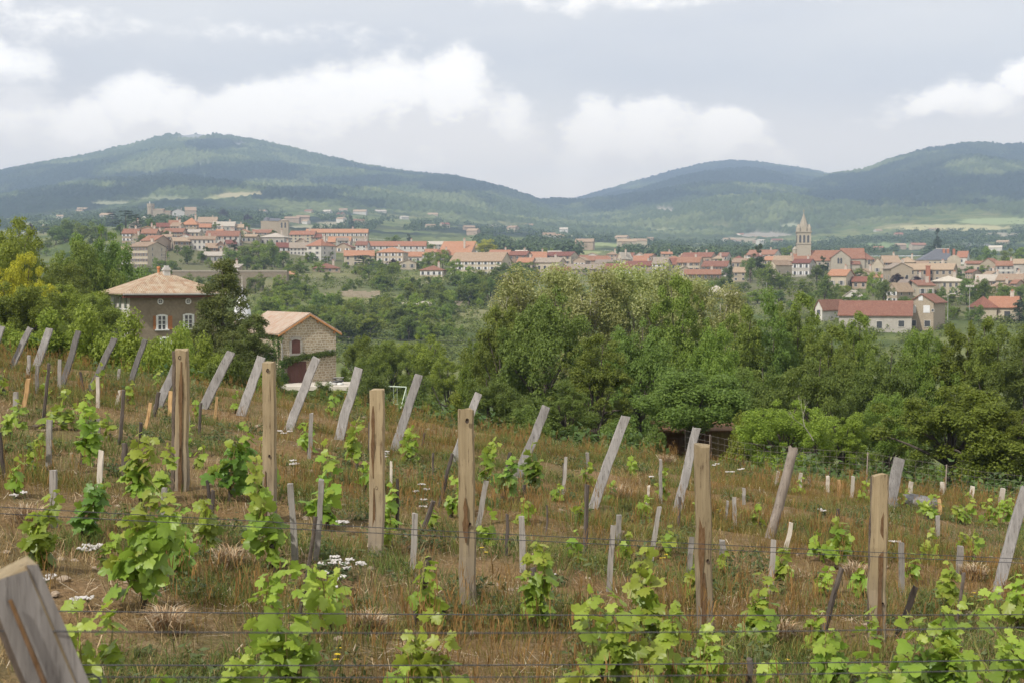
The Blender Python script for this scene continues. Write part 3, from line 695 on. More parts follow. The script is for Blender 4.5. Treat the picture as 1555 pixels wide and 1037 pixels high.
HS = [
# left village, back to front
(212,226,341,334,329,'H',20,7,'c','k',1,2,'pale house with a grey white roof left of the castle tower'),
(261,280,333,322,318,'G',0,8,'w','g',1,2,'small white house behind the castle with a grey roof'),
(281,298,331,320,315,'R',0,8,'p','t',1,2,'small pinkish house on the hill behind the castle'),
(300,332,343,338,330,'R',-12,10,'t','t',1,3,'long brown roofed barn at the crest behind the red roofs'),
(257,273,348,342,335,'R',0,8,'p','r',1,2,'red roofed house tucked under the castle wall'),
(276,307,352,342,331,'H',-15,11,'p','o',2,4,'tall pink house with the bright orange hipped roof on the crest'),
(323,359,352,344,337,'R',-8,11,'g','k',1,5,'long grey house with a wide pale roof below the barn'),
(354,370,353,346,341,'R',0,9,'t','t',1,2,'small tan house at the right end of the pale roof'),
(238,257,350,345,339,'R',0,9,'p','d',1,2,'low house with a dark red roof under the castle'),
(384,414,358,354,349,'R',0,9,'p','r',1,4,'long low red roofed building left of the collegiate church'),
(186,215,368,355,348,'R',-10,11,'p','r',2,4,'long pinkish stone house at the left end of the village'),
(215,243,368,355,348,'R',-10,11,'p','r',2,4,'middle pinkish stone house of the red roofed row'),
(249,284,362,353,347,'R',-12,10,'p','r',2,4,'red roofed pinkish house right of the stone row'),
(313,366,375,359,351,'R',-6,12,'w','r',2,6,'white house with a red roof and a row of dormers'),
(259,288,382,367,361,'R',8,12,'t','t',2,3,'tan stone house between the tenement and the white hall'),
(215,259,384,366,358,'R',-32,13,'p','r',1,4,'pinkish house with a big red roof above the tenement'),
(367,394,370,360,357,'R',-10,10,'t','t',1,3,'plain tan house beside the trees below the church'),
(287,330,381,364,359,'R',-6,11,'w','t',2,6,'white hall with two rows of small windows and tan roof'),
(313,330,388,377,370,'R',0,9,'b','t',2,2,'brown brick house with a flat gable below the white hall'),
(329,341,388,373,367,'G',0,9,'b','r',2,1,'narrow brick house with a rounded gable'),
(185,199,404,380,376,'R',0,11,'p','t',3,2,'pale annexe against the left side of the tall tenement'),
(197,252,409,375,368,'R',-30,14,'c','t',4,7,'tall cream tenement with four rows of small windows'),
(233,253,402,384,382,'S',-20,5,'y','t',1,2,'ochre wall house in front of the tenement'),
(307,348,400,389,383,'R',-14,10,'c','k',1,4,'low cream villa with a terrace under the brick houses'),
(346,364,400,392,385,'G',0,9,'p','r',1,2,'small pink gabled house beside the cream villa'),
(396,442,374,361,354,'H',-15,14,'g','k',1,5,'light grey hall with a pale hipped roof below the church'),
(440,482,370,357,351,'R',-10,12,'c','o',3,6,'cream school wing with three rows of windows'),
(465,560,369,354,348,'R',-4,15,'t','o',2,14,'very long tan school building with an orange roof'),
(440,468,388,377,369,'R',0,10,'w','g',2,5,'white house with a grey roof and a row of arches'),
(420,442,384,376,369,'R',0,9,'p','d',1,3,'low house with a faded red roof under the school wing'),
(498,535,373,368,360,'R',-8,10,'p','o',1,3,'low orange roofed house in front of the long school'),
(509,540,385,376,370,'G',-15,9,'p','r',1,2,'gabled pink house right of the white block'),
(466,510,396,374,363,'H',-35,12,'w','o',3,2,'tall white block house with an orange hipped roof'),
(540,562,384,373,367,'R',-10,10,'w','r',2,2,'white house with a red roof left of the long terrace'),
(556,648,388,374,367,'R',-3,12,'w','o',2,10,'long white apartment row under a flat orange roof'),
(650,700,380,372,367,'R',0,12,'g','k',2,7,'long grey building behind the trees right of the terrace'),
(523,568,405,389,381,'R',0,12,'c','o',2,4,'cream house with an orange roof behind the cedar'),
(572,620,407,384,376,'H',-12,12,'c','o',3,4,'cream apartment house with balconies and orange hipped roof'),
(607,640,401,390,383,'R',0,11,'w','o',1,3,'white house with an orange roof right of the balconies'),
(607,632,410,400,395,'G',0,10,'c','t',1,2,'small gabled house standing in the bushes'),
(476,516,414,408,401,'H',0,10,'p','r',1,4,'low red roofed bungalow among trees under the white block'),
(638,678,421,411,404,'H',-10,10,'c','r',1,4,'square villa with a red hipped roof alone on the slope'),
(341,368,418,407,402,'S',-12,8,'p','k',1,2,'pale pink shed house above the viaduct'),
(664,682,398,388,380,'R',0,9,'p','d',1,2,'brown red roofed house left of the big orange roof'),
(432,447,424,419,413,'R',0,7,'p','o',1,2,'small orange roofed shed below the viaduct arch'),
# centre
(665,722,398,388,367,'S',-12,16,'p','o',1,4,'wide house under one big sloping orange red roof'),
(742,778,396,386,380,'R',-10,11,'p','o',1,3,'orange roofed house behind the apartment gable'),
(684,777,420,397,384,'R',-18,14,'c','t',3,8,'white and cream apartment block with balconies and brown roof'),
(772,808,404,388,382,'R',-15,12,'b','d',2,3,'brown stone house right of the apartment gable'),
(804,830,402,394,383,'R',0,12,'p','o',1,2,'house under a bright orange roof beside a brown house'),
(785,815,413,399,392,'R',-12,11,'c','o',1,3,'cream house with an orange tan roof by the dark trees'),
(806,860,414,399,392,'R',-16,12,'c','g',1,5,'long cream house with a grey roof in front'),
(828,879,403,389,383,'R',-22,12,'c','d',2,4,'cream house with a dark red roof and pale end wall'),
(836,866,418,412,406,'R',0,9,'p','d',1,3,'low dark red roof at the edge of the aspen crowns'),
(871,896,408,396,391,'G',-12,12,'p','t',1,2,'brown gabled house with a low pinkish roof'),
(888,924,404,396,389,'R',0,12,'p','r',1,3,'wide red roofed house in the middle of the village'),
(862,920,416,409,402,'R',0,11,'t','g',1,5,'long low house with a grey roof behind the aspens'),
(905,944,408,401,395,'R',0,11,'p','g',1,4,'house with a broad grey brown roof in the village centre'),
(937,960,406,392,384,'G',-30,11,'c','k',2,2,'pale cream gabled house rising above the grey roofs'),
(962,985,404,397,389,'R',0,11,'p','o',1,2,'house with a glowing orange roof in the village centre'),
(919,958,420,409,401,'R',0,11,'t','d',1,4,'house with a long brick red roof above the aspen tops'),
(950,996,412,404,397,'R',0,11,'p','d',1,4,'brown roofed house right of the glowing orange roof'),
(990,1020,414,401,393,'R',-14,11,'c','g',2,3,'cream house with a brown grey roof in the middle'),
(1034,1089,402,391,384,'R',-14,15,'p','d',1,4,'hall with the largest dark red roof in the centre'),
(1018,1036,410,402,393,'R',0,10,'p','d',1,2,'narrow house with a brown roof beside the dark red hall'),
(1028,1068,413,399,391,'R',-10,11,'c','r',2,4,'pale house with a red roof below the dark red hall'),
(1030,1050,424,411,405,'G',0,9,'t','g',1,1,'small gabled house with a dark arched opening'),
(1066,1111,420,405,397,'R',-12,11,'w','r',2,6,'white house with a red roof left of the tall cypress'),
(1040,1094,426,417,410,'R',0,10,'d','r',1,6,'open hall with a red roof and dark shaded front'),
(1110,1142,408,399,393,'R',-20,11,'t','t',1,3,'tan house behind the dark block by the conifer'),
(1112,1142,428,414,407,'R',-12,10,'t','t',2,2,'tan stone house right of the tall cypress'),
(1071,1104,455,444,435,'P',12,9,'w','k',1,3,'white villa with a pale pyramid roof among trees'),
(1101,1122,456,451,445,'R',0,8,'p','k',1,2,'low pale annexe beside the white pyramid roofed villa'),
# church quarter
(1134,1186,397,387,380,'R',-22,12,'w','r',2,5,'white house with a red brown roof behind the conifer'),
(1174,1212,408,397,389,'R',-8,12,'p','t',1,3,'tan roofed house left of the church nave'),
(1168,1202,424,402,396,'G',-35,12,'c','t',1,2,'pale gabled house with a brown side wall below the church'),
(1203,1238,421,400,394,'R',-14,11,'g','d',2,3,'grey house with shuttered windows under the church nave'),
(1297,1332,424,416,409,'G',-12,11,'p','t',1,2,'brown gabled house below the church apse'),
(1294,1316,439,428,421,'R',0,8,'p','d',1,2,'small red roofed outhouse right of the orange roof'),
(1257,1297,440,419,410,'R',-16,11,'c','o',1,2,'cream house with the brightest orange roof under the church'),
(1282,1310,459,450,442,'G',-10,8,'w','k',1,1,'small white gabled shed beside the dark round pine'),
# right end
(1324,1340,418,402,392,'G',0,9,'c','t',1,1,'narrow pale gable house right of the church apse'),
(1335,1366,416,399,389,'R',12,11,'c','t',3,3,'cream house with stacked balconies and a tan roof'),
(1362,1394,412,399,391,'H',-10,11,'c','t',1,3,'cream house with a low tan hipped roof'),
(1453,1472,402,391,382,'R',-10,9,'w','o',1,1,'small white house with an orange roof right of the manor'),
(1467,1491,416,401,397,'R',0,10,'c','r',1,2,'flat cream house right of the slate roofed manor'),
(1489,1520,418,401,393,'G',-14,11,'t','r',1,2,'tan gabled house with two bright windows at right'),
(1513,1542,419,404,397,'R',0,11,'w','r',2,4,'white house with a red roof and glazed veranda'),
(1540,1575,418,401,394,'R',0,11,'g','t',1,3,'grey house cut by the right edge with a pinkish roof'),
(1341,1384,432,408,400,'G',14,13,'t','g',1,2,'tan house with a broad gable and grey brown roof'),
(1373,1452,430,410,401,'R',-8,13,'t','t',2,8,'long tan mill building with a tall red chimney'),
(1385,1418,452,434,427,'S',14,9,'c','r',1,2,'white walled house with a sloping red brown roof'),
(1416,1464,452,428,420,'H',16,11,'c','k',2,4,'cream town house with two red chimneys and pale roof'),
(1483,1524,438,427,418,'R',0,12,'g','k',1,4,'low grey house with a wide pale roof'),
(1514,1560,438,426,417,'R',-10,12,'c','t',1,3,'low tan roofed house near the right edge'),
(1500,1540,446,437,430,'G',10,10,'p','t',1,2,'gabled pinkish outbuilding behind the dark trees'),
(1347,1386,462,442,431,'G',-28,10,'t','t',2,2,'two part tan house above the long red roof'),
]
for hs in HS:
    a = hs[:12]; house(*a, hs[12], chim=(1 if (hs[0]*7+hs[1]) % 3 else 0)+(1 if 'two red' in hs[12] else 0), sh=[None, 'x', 'g', None, 'w'][(hs[0]+hs[2]) % 5])
# ---- three nearer buildings at the right
def quad_windows(root, lst, D, sh=None):
    for (x, z, w, h) in lst: add_window(root, x, -D/2-.02, z, w, h, 'f', sh)
r_, Wd, D, h, rise = house(1241,1280,489,468,457,'G',-28,12,'w','r',0,0,'white gabled house at the left end of the long red roof', ymin=250)
add_window(r_, 0, -D/2-.02, h*.5, .9, 1.2, 'f', None)
r_, Wd, D, h, rise = house(1276,1384,504,479,459,'R',-2,12,'g','r',0,0,'long grey stone barn under a broad red tiled roof', ymin=250, name='stone_barn', cat='barn')
for x, z, w, h_ in ((Wd*.36, 1.2, 1.3, 1.4), (Wd*.06, .8, 1.2, 1.6), (-Wd*.3, 1.0, 1.1, 1.3)): add_window(r_, x, -D/2-.02, z, w, h_, 'f', None)
r_, Wd, D, h, rise = house(1382,1434,502,459,448,'G',-13,12,'t','r',0,0,'tan stone house with two closed white shutters and red gable roof', ymin=250, ov=.6)
for x, z in ((-2.0, 4.0), (1.2, 4.05)):
    b = MB(); b.box(x-.75, x+.75, -D/2-.08, -D/2, z, z+1.75); b.build('shutter', SHUT['w'], r_)
b = MB(); b.box(-.7, .3, -D/2-.08, -D/2, h+.3, h+1.5); b.build('shutter', SHUT['w'], r_)
for x, z, w, hh in ((-1.8, 1.0, 1.2, 1.3), (1.4, .9, 1.3, 1.4), (2.6, 4.4, .5, .5)): add_window(r_, x, -D/2-.02, z, w, hh, 'f', None)
house(1473,1512,489,468,452,'H',14,12,'c','d',0,0,'low house with a faded violet red roof', ymin=250)
r_, Wd, D, h, rise = house(1500,1551,489,467,452,'R',-8,11,'c','o',0,0,'cream bungalow with a bright orange roof and brown shutters', ymin=250, chim=1)
for x in (-2.6, ): add_window(r_, x, -D/2-.02, 1.6, 1.6, 1.2, 'f', 'x')
b = MB(); b.box(Wd*.1, Wd*.3, -D/2-.05, -D/2, .4, 2.6); b.build('door', GLASS, r_)
# mill chimney
p = W(1409, 430, hit(1409, 430, 200)-1.5); b = MB(); b.box(-.7, .7, -.7, .7, -2, 6.4); b.box(-.82, .82, -.82, .82, 6.4, 6.8)
o = b.build('factory_chimney', CHIMR); o.location = p; tag(o, 'tall square red brick chimney against the tan mill', 'chimney')
# ---- parish church with spire
Yc = hit(1240, 409, 300); k = Yc/F
ch = empty('parish_church', W(1250, 409, Yc), R(-6)); tag(ch, 'pale stone church with a spired bell tower and red roofs', 'church')
STONE = stonemat('pale church stone', 1.2, ((.40,.355,.28),(.34,.30,.235),(.45,.40,.32),(.30,.265,.21)), (.43,.385,.31))
SPIRE = mottled('spire stone', (.27,.24,.19), (.38,.34,.27), 1.5, .9, (1,1,3)); TRIM = mottled('string course', (.30,.26,.2), (.38,.34,.27), 2)
def L(px, py): return ((px-1250)*k, (409-py)*k)
def cbox(n, px0, px1, py0, py1, y0, y1, m): 
    b = MB(); (x0, z1), (x1, z0) = L(px0, py0), L(px1, py1); b.box(x0, x1, y0, y1, z0, z1); return link(n, uvbox(b.mesh(n, m)), ch)
# nave
x0, z0 = L(1206, 396); x1, zr = L(1277, 381); D = 12.0
for nm, xa, xb, za, zb, yo, Dn in (('nave', x0, x1, z0, zr, 4, 12), ('choir', x1, L(1311, 0)[0], L(0, 393)[1], L(0, 378)[1], 4, 12)):
    b = MB(); P = [(-Dn/2, -5), (Dn/2, -5), (Dn/2, za-.02), (0, zb-.02), (-Dn/2, za-.02)]; b.prism([(y+yo, z) for y, z in P], 'x', xa, xb); link(nm, uvbox(b.mesh(nm, STONE)), ch)
    s = (zb-za)/(Dn/2); P = [(-Dn/2-.4, za-.4*s), (0, zb), (Dn/2+.4, za-.4*s)]; P = P+[(y, z+.25) for y, z in P[::-1]]
    b = MB(); b.prism([(y+yo, z) for y, z in P], 'x', xa-.2, xb+.25 if nm == 'nave' else xb+.4); link('roof', uvbox(b.mesh('roof', RM_['r'])), ch)
# transept gable toward the viewer
xa, xb = L(1260, 0)[0], L(1288, 0)[0]; xm = (xa+xb)/2; za, zb = L(0, 392)[1], L(0, 381.5)[1]
b = MB(); b.prism([(xa, -5), (xb, -5), (xb, za), (xm, zb), (xa, za)], 'y', -6, 3); link('transept', uvbox(b.mesh('transept', STONE)), ch)
s = (zb-za)/(xb-xm); P = [(xa-.4, za-.4*s+.03), (xm, zb+.03), (xb+.4, za-.4*s+.03)]
b = MB(); b.prism(P+[(x, z+.25) for x, z in P[::-1]], 'y', -6.3, 3); link('roof', uvbox(b.mesh('roof', RM_['r'])), ch)
for px_ in (1270.5, 1274.5):
    b = MB(); x, z = L(px_, 401); b.box(x-.5, x+.5, -6.08, -6, z, z+2.5); b.box(x-.36, x+.36, -6.08, -6, z+2.5, z+2.9); b.build('window', GLASS, ch)
for px_ in (1244, 1259-2.5):
    b = MB(); x, z = L(px_, 406); b.box(x-.5, x+.5, -2.1, -2, z, z+2.2); b.build('window', GLASS, ch)
# apse and side chapel
b = MB(); x, z = L(1311, 0)[0], L(0, 395)[1]; r0 = 5.2
b.lathe([(r0, -5), (r0, z)], 10, 0, (x+1.0, 4, 0)); link('apse', uvbox(b.mesh('apse', STONE)), ch)
b = MB(); b.lathe([(r0+.4, z), (.05, L(0, 384)[1])], 10, 0, (x+1.0, 4, 0)); link('apse_roof', uvbox(b.mesh('apse_roof', RM_['r'])), ch)
for dx in (-.35, .25, .8):
    b = MB(); b.box(-.4, .4, -.08, .1, 0, 2.6); o = b.build('window', GLASS, ch); an = dx; o.location = (x+1.0+math.sin(an)*(r0-.1), 4-math.cos(an)*(r0-.1), 2.4); o.rotation_euler = (0, 0, an)
b = MB(); xa, xb = L(1283, 0)[0], L(1303, 0)[0]; b.prism([(-4.5, -5), (-2, -5), (-2, L(0, 398)[1]), (-4.5, L(0, 402)[1])], 'x', xb-(xb-xa)*.75, xb); link('chapel', uvbox(b.mesh('chapel', STONE)), ch)
b = MB(); b.prism([(-4.9, L(0, 402.6)[1]), (-2.02, L(0, 397.6)[1]), (-2.02, L(0, 396.9)[1]), (-4.9, L(0, 401.9)[1])], 'x', xb-(xb-xa)*.75-.3, xb+.3); link('chapel_roof', uvbox(b.mesh('chapel_roof', RM_['r'])), ch)
# tower
tx = L(1221.5, 0)[0]; hw = 10.3*k; ty = 4
def tower_part(n, ya, yb_, w, m): 
    b = MB(); b.box(tx-w, tx+w, ty-w, ty+w, L(0, yb_)[1], L(0, ya)[1]); return link(n, uvbox(b.mesh(n, m)), ch)
tower_part('tower', 353.5, 420, hw, STONE); tower_part('string_course', 370.5, 371.6, hw+.25, TRIM); tower_part('cornice', 352, 353.5, hw+.4, TRIM)
for i in (-1, 0, 1):
    for f in (0, 1, 2):
        b = MB(); b.box(-.55, .55, -.06, .06, 0, 3.3); b.prism([(-.55, 3.3), (.55, 3.3), (.38, 3.75), (0, 3.95), (-.38, 3.75)], 'y', -.06, .06)
        o = b.build('belfry_opening', GLASS, ch); z = L(0, 369)[1]
        o.location = [(tx+i*2.0, ty-hw, z), (tx+hw, ty+i*2.0, z), (tx-hw, ty+i*2.0, z)][f]; o.rotation_euler = (0, 0, 0 if f == 0 else PI/2)
b = MB(); zt = L(0, 352)[1]; b.lathe([(hw*.98, zt), (hw*.55, zt+(L(0, 340)[1]-zt)), (.12, L(0, 324)[1])], 8, 0, (tx, ty, 0)); b.build('spire', SPIRE, ch)
for sx_ in (-1, 1):
    for sy in (-1, 1):
        b = MB(); b.lathe([(.9, zt), (.9, zt+1.8), (.05, zt+3.9)], 6, 0, (tx+sx_*hw*.78, ty+sy*hw*.78, 0)); b.build('pinnacle', STONE, ch)
for f in range(4):
    b = MB(); b.prism([(-1.1, 0), (1.1, 0), (1.1, 2.0), (0, 3.6), (-1.1, 2.0)], 'y', -.5, .5); o = b.build('lucarne', STONE, ch); a = f*PI/2
    o.location = (tx+math.sin(a)*hw*.8, ty-math.cos(a)*hw*.8, zt); o.rotation_euler = (0, 0, a)
b = MB(); zs = L(0, 324)[1]; b.box(tx-.12, tx+.12, ty-.1, ty+.1, zs-.2, zs+1.9); b.box(tx-.6, tx+.6, ty-.09, ty+.09, zs+1.0, zs+1.25); b.build('cross', SPIRE, ch)
b = MB(); b.lathe([(1.3, -5), (1.3, L(0, 379)[1]), (1.5, L(0, 379)[1]), (.05, L(0, 374)[1])], 8, 0, (tx-hw-.9, ty-1, 0)); b.build('stair_turret', STONE, ch)
# ---- castle on the left hill
Yk = hit(240, 337.5, 300); k = Yk/F
ca = empty('hill_castle', W(240, 337.5, Yk+4)); tag(ca, 'tan stone castle with a round tower on the hilltop', 'castle')
for nm, px0, px1, py0, dep in (('keep', 234, 250, 319.5, 9), ('hall', 250, 260, 322.5, 8)):
    b = MB(); b.box((px0-240)*k, (px1-240)*k, -dep/2, dep/2, -5, (337.5-py0)*k); link(nm, uvbox(b.mesh(nm, WM['t'])), ca)
    b = MB(); zt = (337.5-py0)*k; b.prism([(-dep/2-.3, zt), (0, zt+1.0), (dep/2+.3, zt), (dep/2+.3, zt+.2), (0, zt+1.25), (-dep/2-.3, zt+.2)], 'x', (px0-240)*k-.2, (px1-240)*k+.2); link('roof', uvbox(b.mesh('roof', RM_['t'])), ca)
b = MB(); tw = (229.5-240)*k; rt = 5.2*k; zt = (337.5-310)*k; b.lathe([(rt, -8), (rt, zt*.8), (rt*1.12, zt*.82), (rt*1.12, zt), (0.01, zt)], 10, 0, (tw, -1, 0)); link('round_tower', uvbox(b.mesh('round_tower', WM['t'])), ca)
b = MB(); b.lathe([(.5, zt), (.45, zt+1.2), (.03, zt+2.6)], 6, 0, (tw-1, -1, 0)); b.build('bell_cage', SHUT['w'], ca)
for x, z in ((.6, 2.2), (2.6, 2.2), (-.8, 1.0)): add_window(ca, x, -4.55, z, .6, .9, 'f', None)
# ---- collegiate church with slate dome
Yk = hit(420, 358, 300); k = Yk/F
cg = empty('collegiate_church', W(418, 358, Yk+6)); tag(cg, 'tan collegiate church with a slate dome and square bell tower', 'church')
b = MB(); b.box((398-418)*k, (426-418)*k, -5, 6, -4, (358-336.5)*k); link('nave', uvbox(b.mesh('nave', WM['t'])), cg)
zt = (358-336.5)*k; b = MB(); b.lathe([(5.8*k*1.05, zt), (5*k, zt+3.2*k), (2.8*k, zt+5.6*k), (.05, zt+6.6*k)], 12, 0, ((405.5-418)*k, 0, 0)); b.build('dome', RM_['s'], cg, True)
b = MB(); b.prism([(-5.3, zt), (0, zt+4.6*k), (6.3, zt)], 'x', (410-418)*k, (427-418)*k); b.build('roof', RM_['s'], cg)
b = MB(); b.box((426.3-418)*k, (440-418)*k, -6.2, -1.5, -4, (358-336)*k); link('bell_tower', uvbox(b.mesh('bell_tower', WM['t'])), cg)
b = MB(); zz = (358-336)*k; b.add([((425.6-418)*k, -6.6, zz), ((440.6-418)*k, -6.6, zz), ((440.6-418)*k, -1.1, zz), ((425.6-418)*k, -1.1, zz), ((433-418)*k, -3.8, zz+1.1)], [(0,1,4), (1,2,4), (2,3,4), (3,0,4), (3,2,1,0)]); b.build('tower_roof', RM_['g'], cg)
for px_ in (430, 435.5):
    b = MB(); x = (px_-418)*k; b.box(x-.55, x+.55, -6.28, -6.2, (358-347)*k, (358-339)*k); b.build('belfry_opening', GLASS, cg)
# ---- slate roofed manor at the right
Yk = hit(1425, 408, 300); k = Yk/F
mn = empty('slate_manor', W(1425, 408, Yk+6), R(-4)); tag(mn, 'cream manor house with a tall slate mansard roof and brick chimneys', 'house', 'houses of the two villages')
b = MB(); x0, x1 = (1394-1425)*k, (1454-1425)*k; b.box(x0, x1, -6, 6, -4, (408-395.5)*k); b.build('wall', WM['c'], mn)
b = MB(); zt = (408-395.5)*k; A = [(x0-.3, -6.4), (x1-14*k, -6.4), (x1-14*k, 6.4), (x0-.3, 6.4)]; T_ = [((1421-1425)*k, -1.5), ((1441-1425)*k, -1.5), ((1441-1425)*k, 1.5), ((1421-1425)*k, 1.5)]
b.add([(x, y, zt) for x, y in A]+[(x, y, zt+17*k) for x, y in T_], [(0,1,5,4), (1,2,6,5), (2,3,7,6), (3,0,4,7), (4,5,6,7), (3,2,1,0)]); b.build('roof', RM_['s'], mn)
b = MB(); b.box((1421-1425)*k, (1441-1425)*k, -.08, .08, zt+17*k, zt+17*k+.35)
for px_ in (1421.2, 1440.8): b.box((px_-1425)*k-.07, (px_-1425)*k+.07, -.07, .07, zt+17*k+.3, zt+17*k+1.6)
b.build('ridge_crest', FRAME, mn)
for px_ in (1431, 1437, 1446):
    b = MB(); x = (px_-1425)*k; b.box(x-.6, x+.6, -3.4, -2.2, zt, zt+17*k); b.build('chimney', CHIMR, mn)
b = MB(); x = (1444-1425)*k; b.prism([(x-3.5, -1), (x+3.5, -1), (x+3.5, zt+.5), (x+2, zt+2), (x, zt+2.8), (x-2, zt+2), (x-3.5, zt+.5)], 'y', -6.5, -5.9); b.build('gable', WM['c'], mn)
for px_ in (1400, 1408, 1416, 1424, 1432, 1450): add_window(mn, (px_-1425)*k, -6.02, (408-403)*k, .9, 1.6, 'f', None)
# ---- viaduct
def viaduct():
    Yv = 470.0; root = empty('stone_viaduct', W(350, 428, Yv)); tag(root, 'long low grey stone viaduct with arches below the village', 'viaduct'); k = Yv/F
    x0, x1 = (262-350)*k, (436-350)*k; zt = (428-413)*k; b = MB(); arches = [(345, 362), (398, 418)]
    b.box(x0, x1, 0, 4, zt-1.1, zt); xs_ = x0
    for a, c in arches:
        xa, xb = (a-350)*k, (c-350)*k
        if xs_ == x0: b.box(xs_, (336-350)*k, .003, 3.997, zt-2.0, zt-1.1); xs_ = (336-350)*k
        b.box(xs_, xa, .003, 3.997, -8, zt-1.1); r0 = (xb-xa)/2; xm = (xa+xb)/2; n = 10; hgt = min(r0, zt-1.9)
        pts = [(xm-r0*math.cos(PI*i/n), (zt-1.7-hgt)+hgt*math.sin(PI*i/n)) for i in range(n+1)]
        for i in range(n): b.prism([pts[i], pts[i+1], (pts[i+1][0], zt-1.1), (pts[i][0], zt-1.1)], 'y', .003, 3.997)
        xs_ = xb
    b.box(xs_, x1, .003, 3.997, -8, zt-1.1); link('arcade', uvbox(b.mesh('arcade', stonemat('viaduct stone', 1.2, ((.2,.165,.115),(.25,.205,.145),(.28,.235,.17),(.17,.14,.1)), (.24,.2,.15)))), root)
    b = MB(); b.box(x0, x1, -.15, .25, zt, zt+.5); b.build('parapet', TRIM, root)
viaduct()
# terrace walls on the slope
for i, (a, c, y, hgt, lab) in enumerate([(515,577,452,2.2,'long broken dry stone terrace wall on the green slope'), (478,496,455,1.5,'short tan terrace wall left of the long one'), (576,592,463,1.8,'crumbling stone wall end sloping down among bushes'), (680,712,465,1.6,'dark retaining wall half hidden by scrub')]):
    Ya = hit((a+c)/2, y, 250); b = MB(); n = 9
    for j in range(n):
        p0 = W(a+(c-a)*j/n, y, Ya); w_ = (c-a)/n/F*Ya; hh = hgt*rnd.uniform(.7, 1.15); b.box(p0.x, p0.x+w_*.999, p0.y-.4+.05*j, p0.y+.5, p0.z-2, p0.z+hh)
    o = link('terrace_wall', uvbox(b.mesh('terrace_wall', WM['t']))); tag(o, lab, 'wall')
# sheds with pale metal roofs on the slope
for (a, c, yb, ye, yr, lab, rf) in [(582,596,466,463,461,'small blue grey tin roofed shed on the slope','s'), (611,636,466,463.5,461.5,'long white roofed tunnel shed on the slope','k'), (639,655,466,462,459,'small dark shed with a pale roof right of the white roofed one','k')]:
    house(a, c, yb, ye, yr, 'R', 0, 5, 'g', rf, 0, 0, lab, name='garden_shed', cat='shed', group=None, ymin=250, ov=.3)
for o in list(COL.objects):
    if o.get('group') is None and 'group' in o: del o['group']
# tiny farmhouses on the foothills
zones = [((60,180),(318,338),9,'left of the castle hill'), ((270,420),(303,330),8,'above the castle hill'), ((440,560),(322,344),10,'above the long school roof'), ((570,700),(322,355),9,'between the lone conifer and the wood'),
         ((700,860),(345,372),8,'above the village centre'), ((870,1000),(360,386),6,'beside the meadows behind the centre'), ((1105,1185),(352,372),13,'in the far hamlet left of the spire'), ((1330,1550),(348,385),8,'around the yellow field')]
fr = random.Random(4)
HPROTO = []
for wi, rf in (('w', 't'), ('c', 'r'), ('p', 't'), ('w', 'k'), ('c', 't')):
    HPROTO.append((wall_mesh('R', 12, 8, 5, 2.0, WM[wi]), roof_mesh('R', 12, 8, 5, 2.0, .4, RM_[rf])))
for (xa, xb), (ya, yb), n, lab in zones:
    for i in range(n):
        px_, py_ = fr.uniform(xa, xb), fr.uniform(ya, yb); Yh = hit(px_, py_, 850)
        if Yh is None or Yh > 4200: continue
        p = W(px_, py_, Yh); a, b_ = HPROTO[fr.randrange(5)]; s = fr.uniform(.8, 1.35)*min(1.5, max(1, Yh/2200))
        root = empty('farmhouse', (p.x, p.y, p.z+.5), fr.uniform(-.6, .6)); root.scale = (s*fr.uniform(.8, 1.3), s, s)
        tag(root, 'tiny pale farmhouse with a tiled roof '+lab, 'house', 'tiny farmhouses '+lab); link('wall', a, root); link('roof', b_, root)
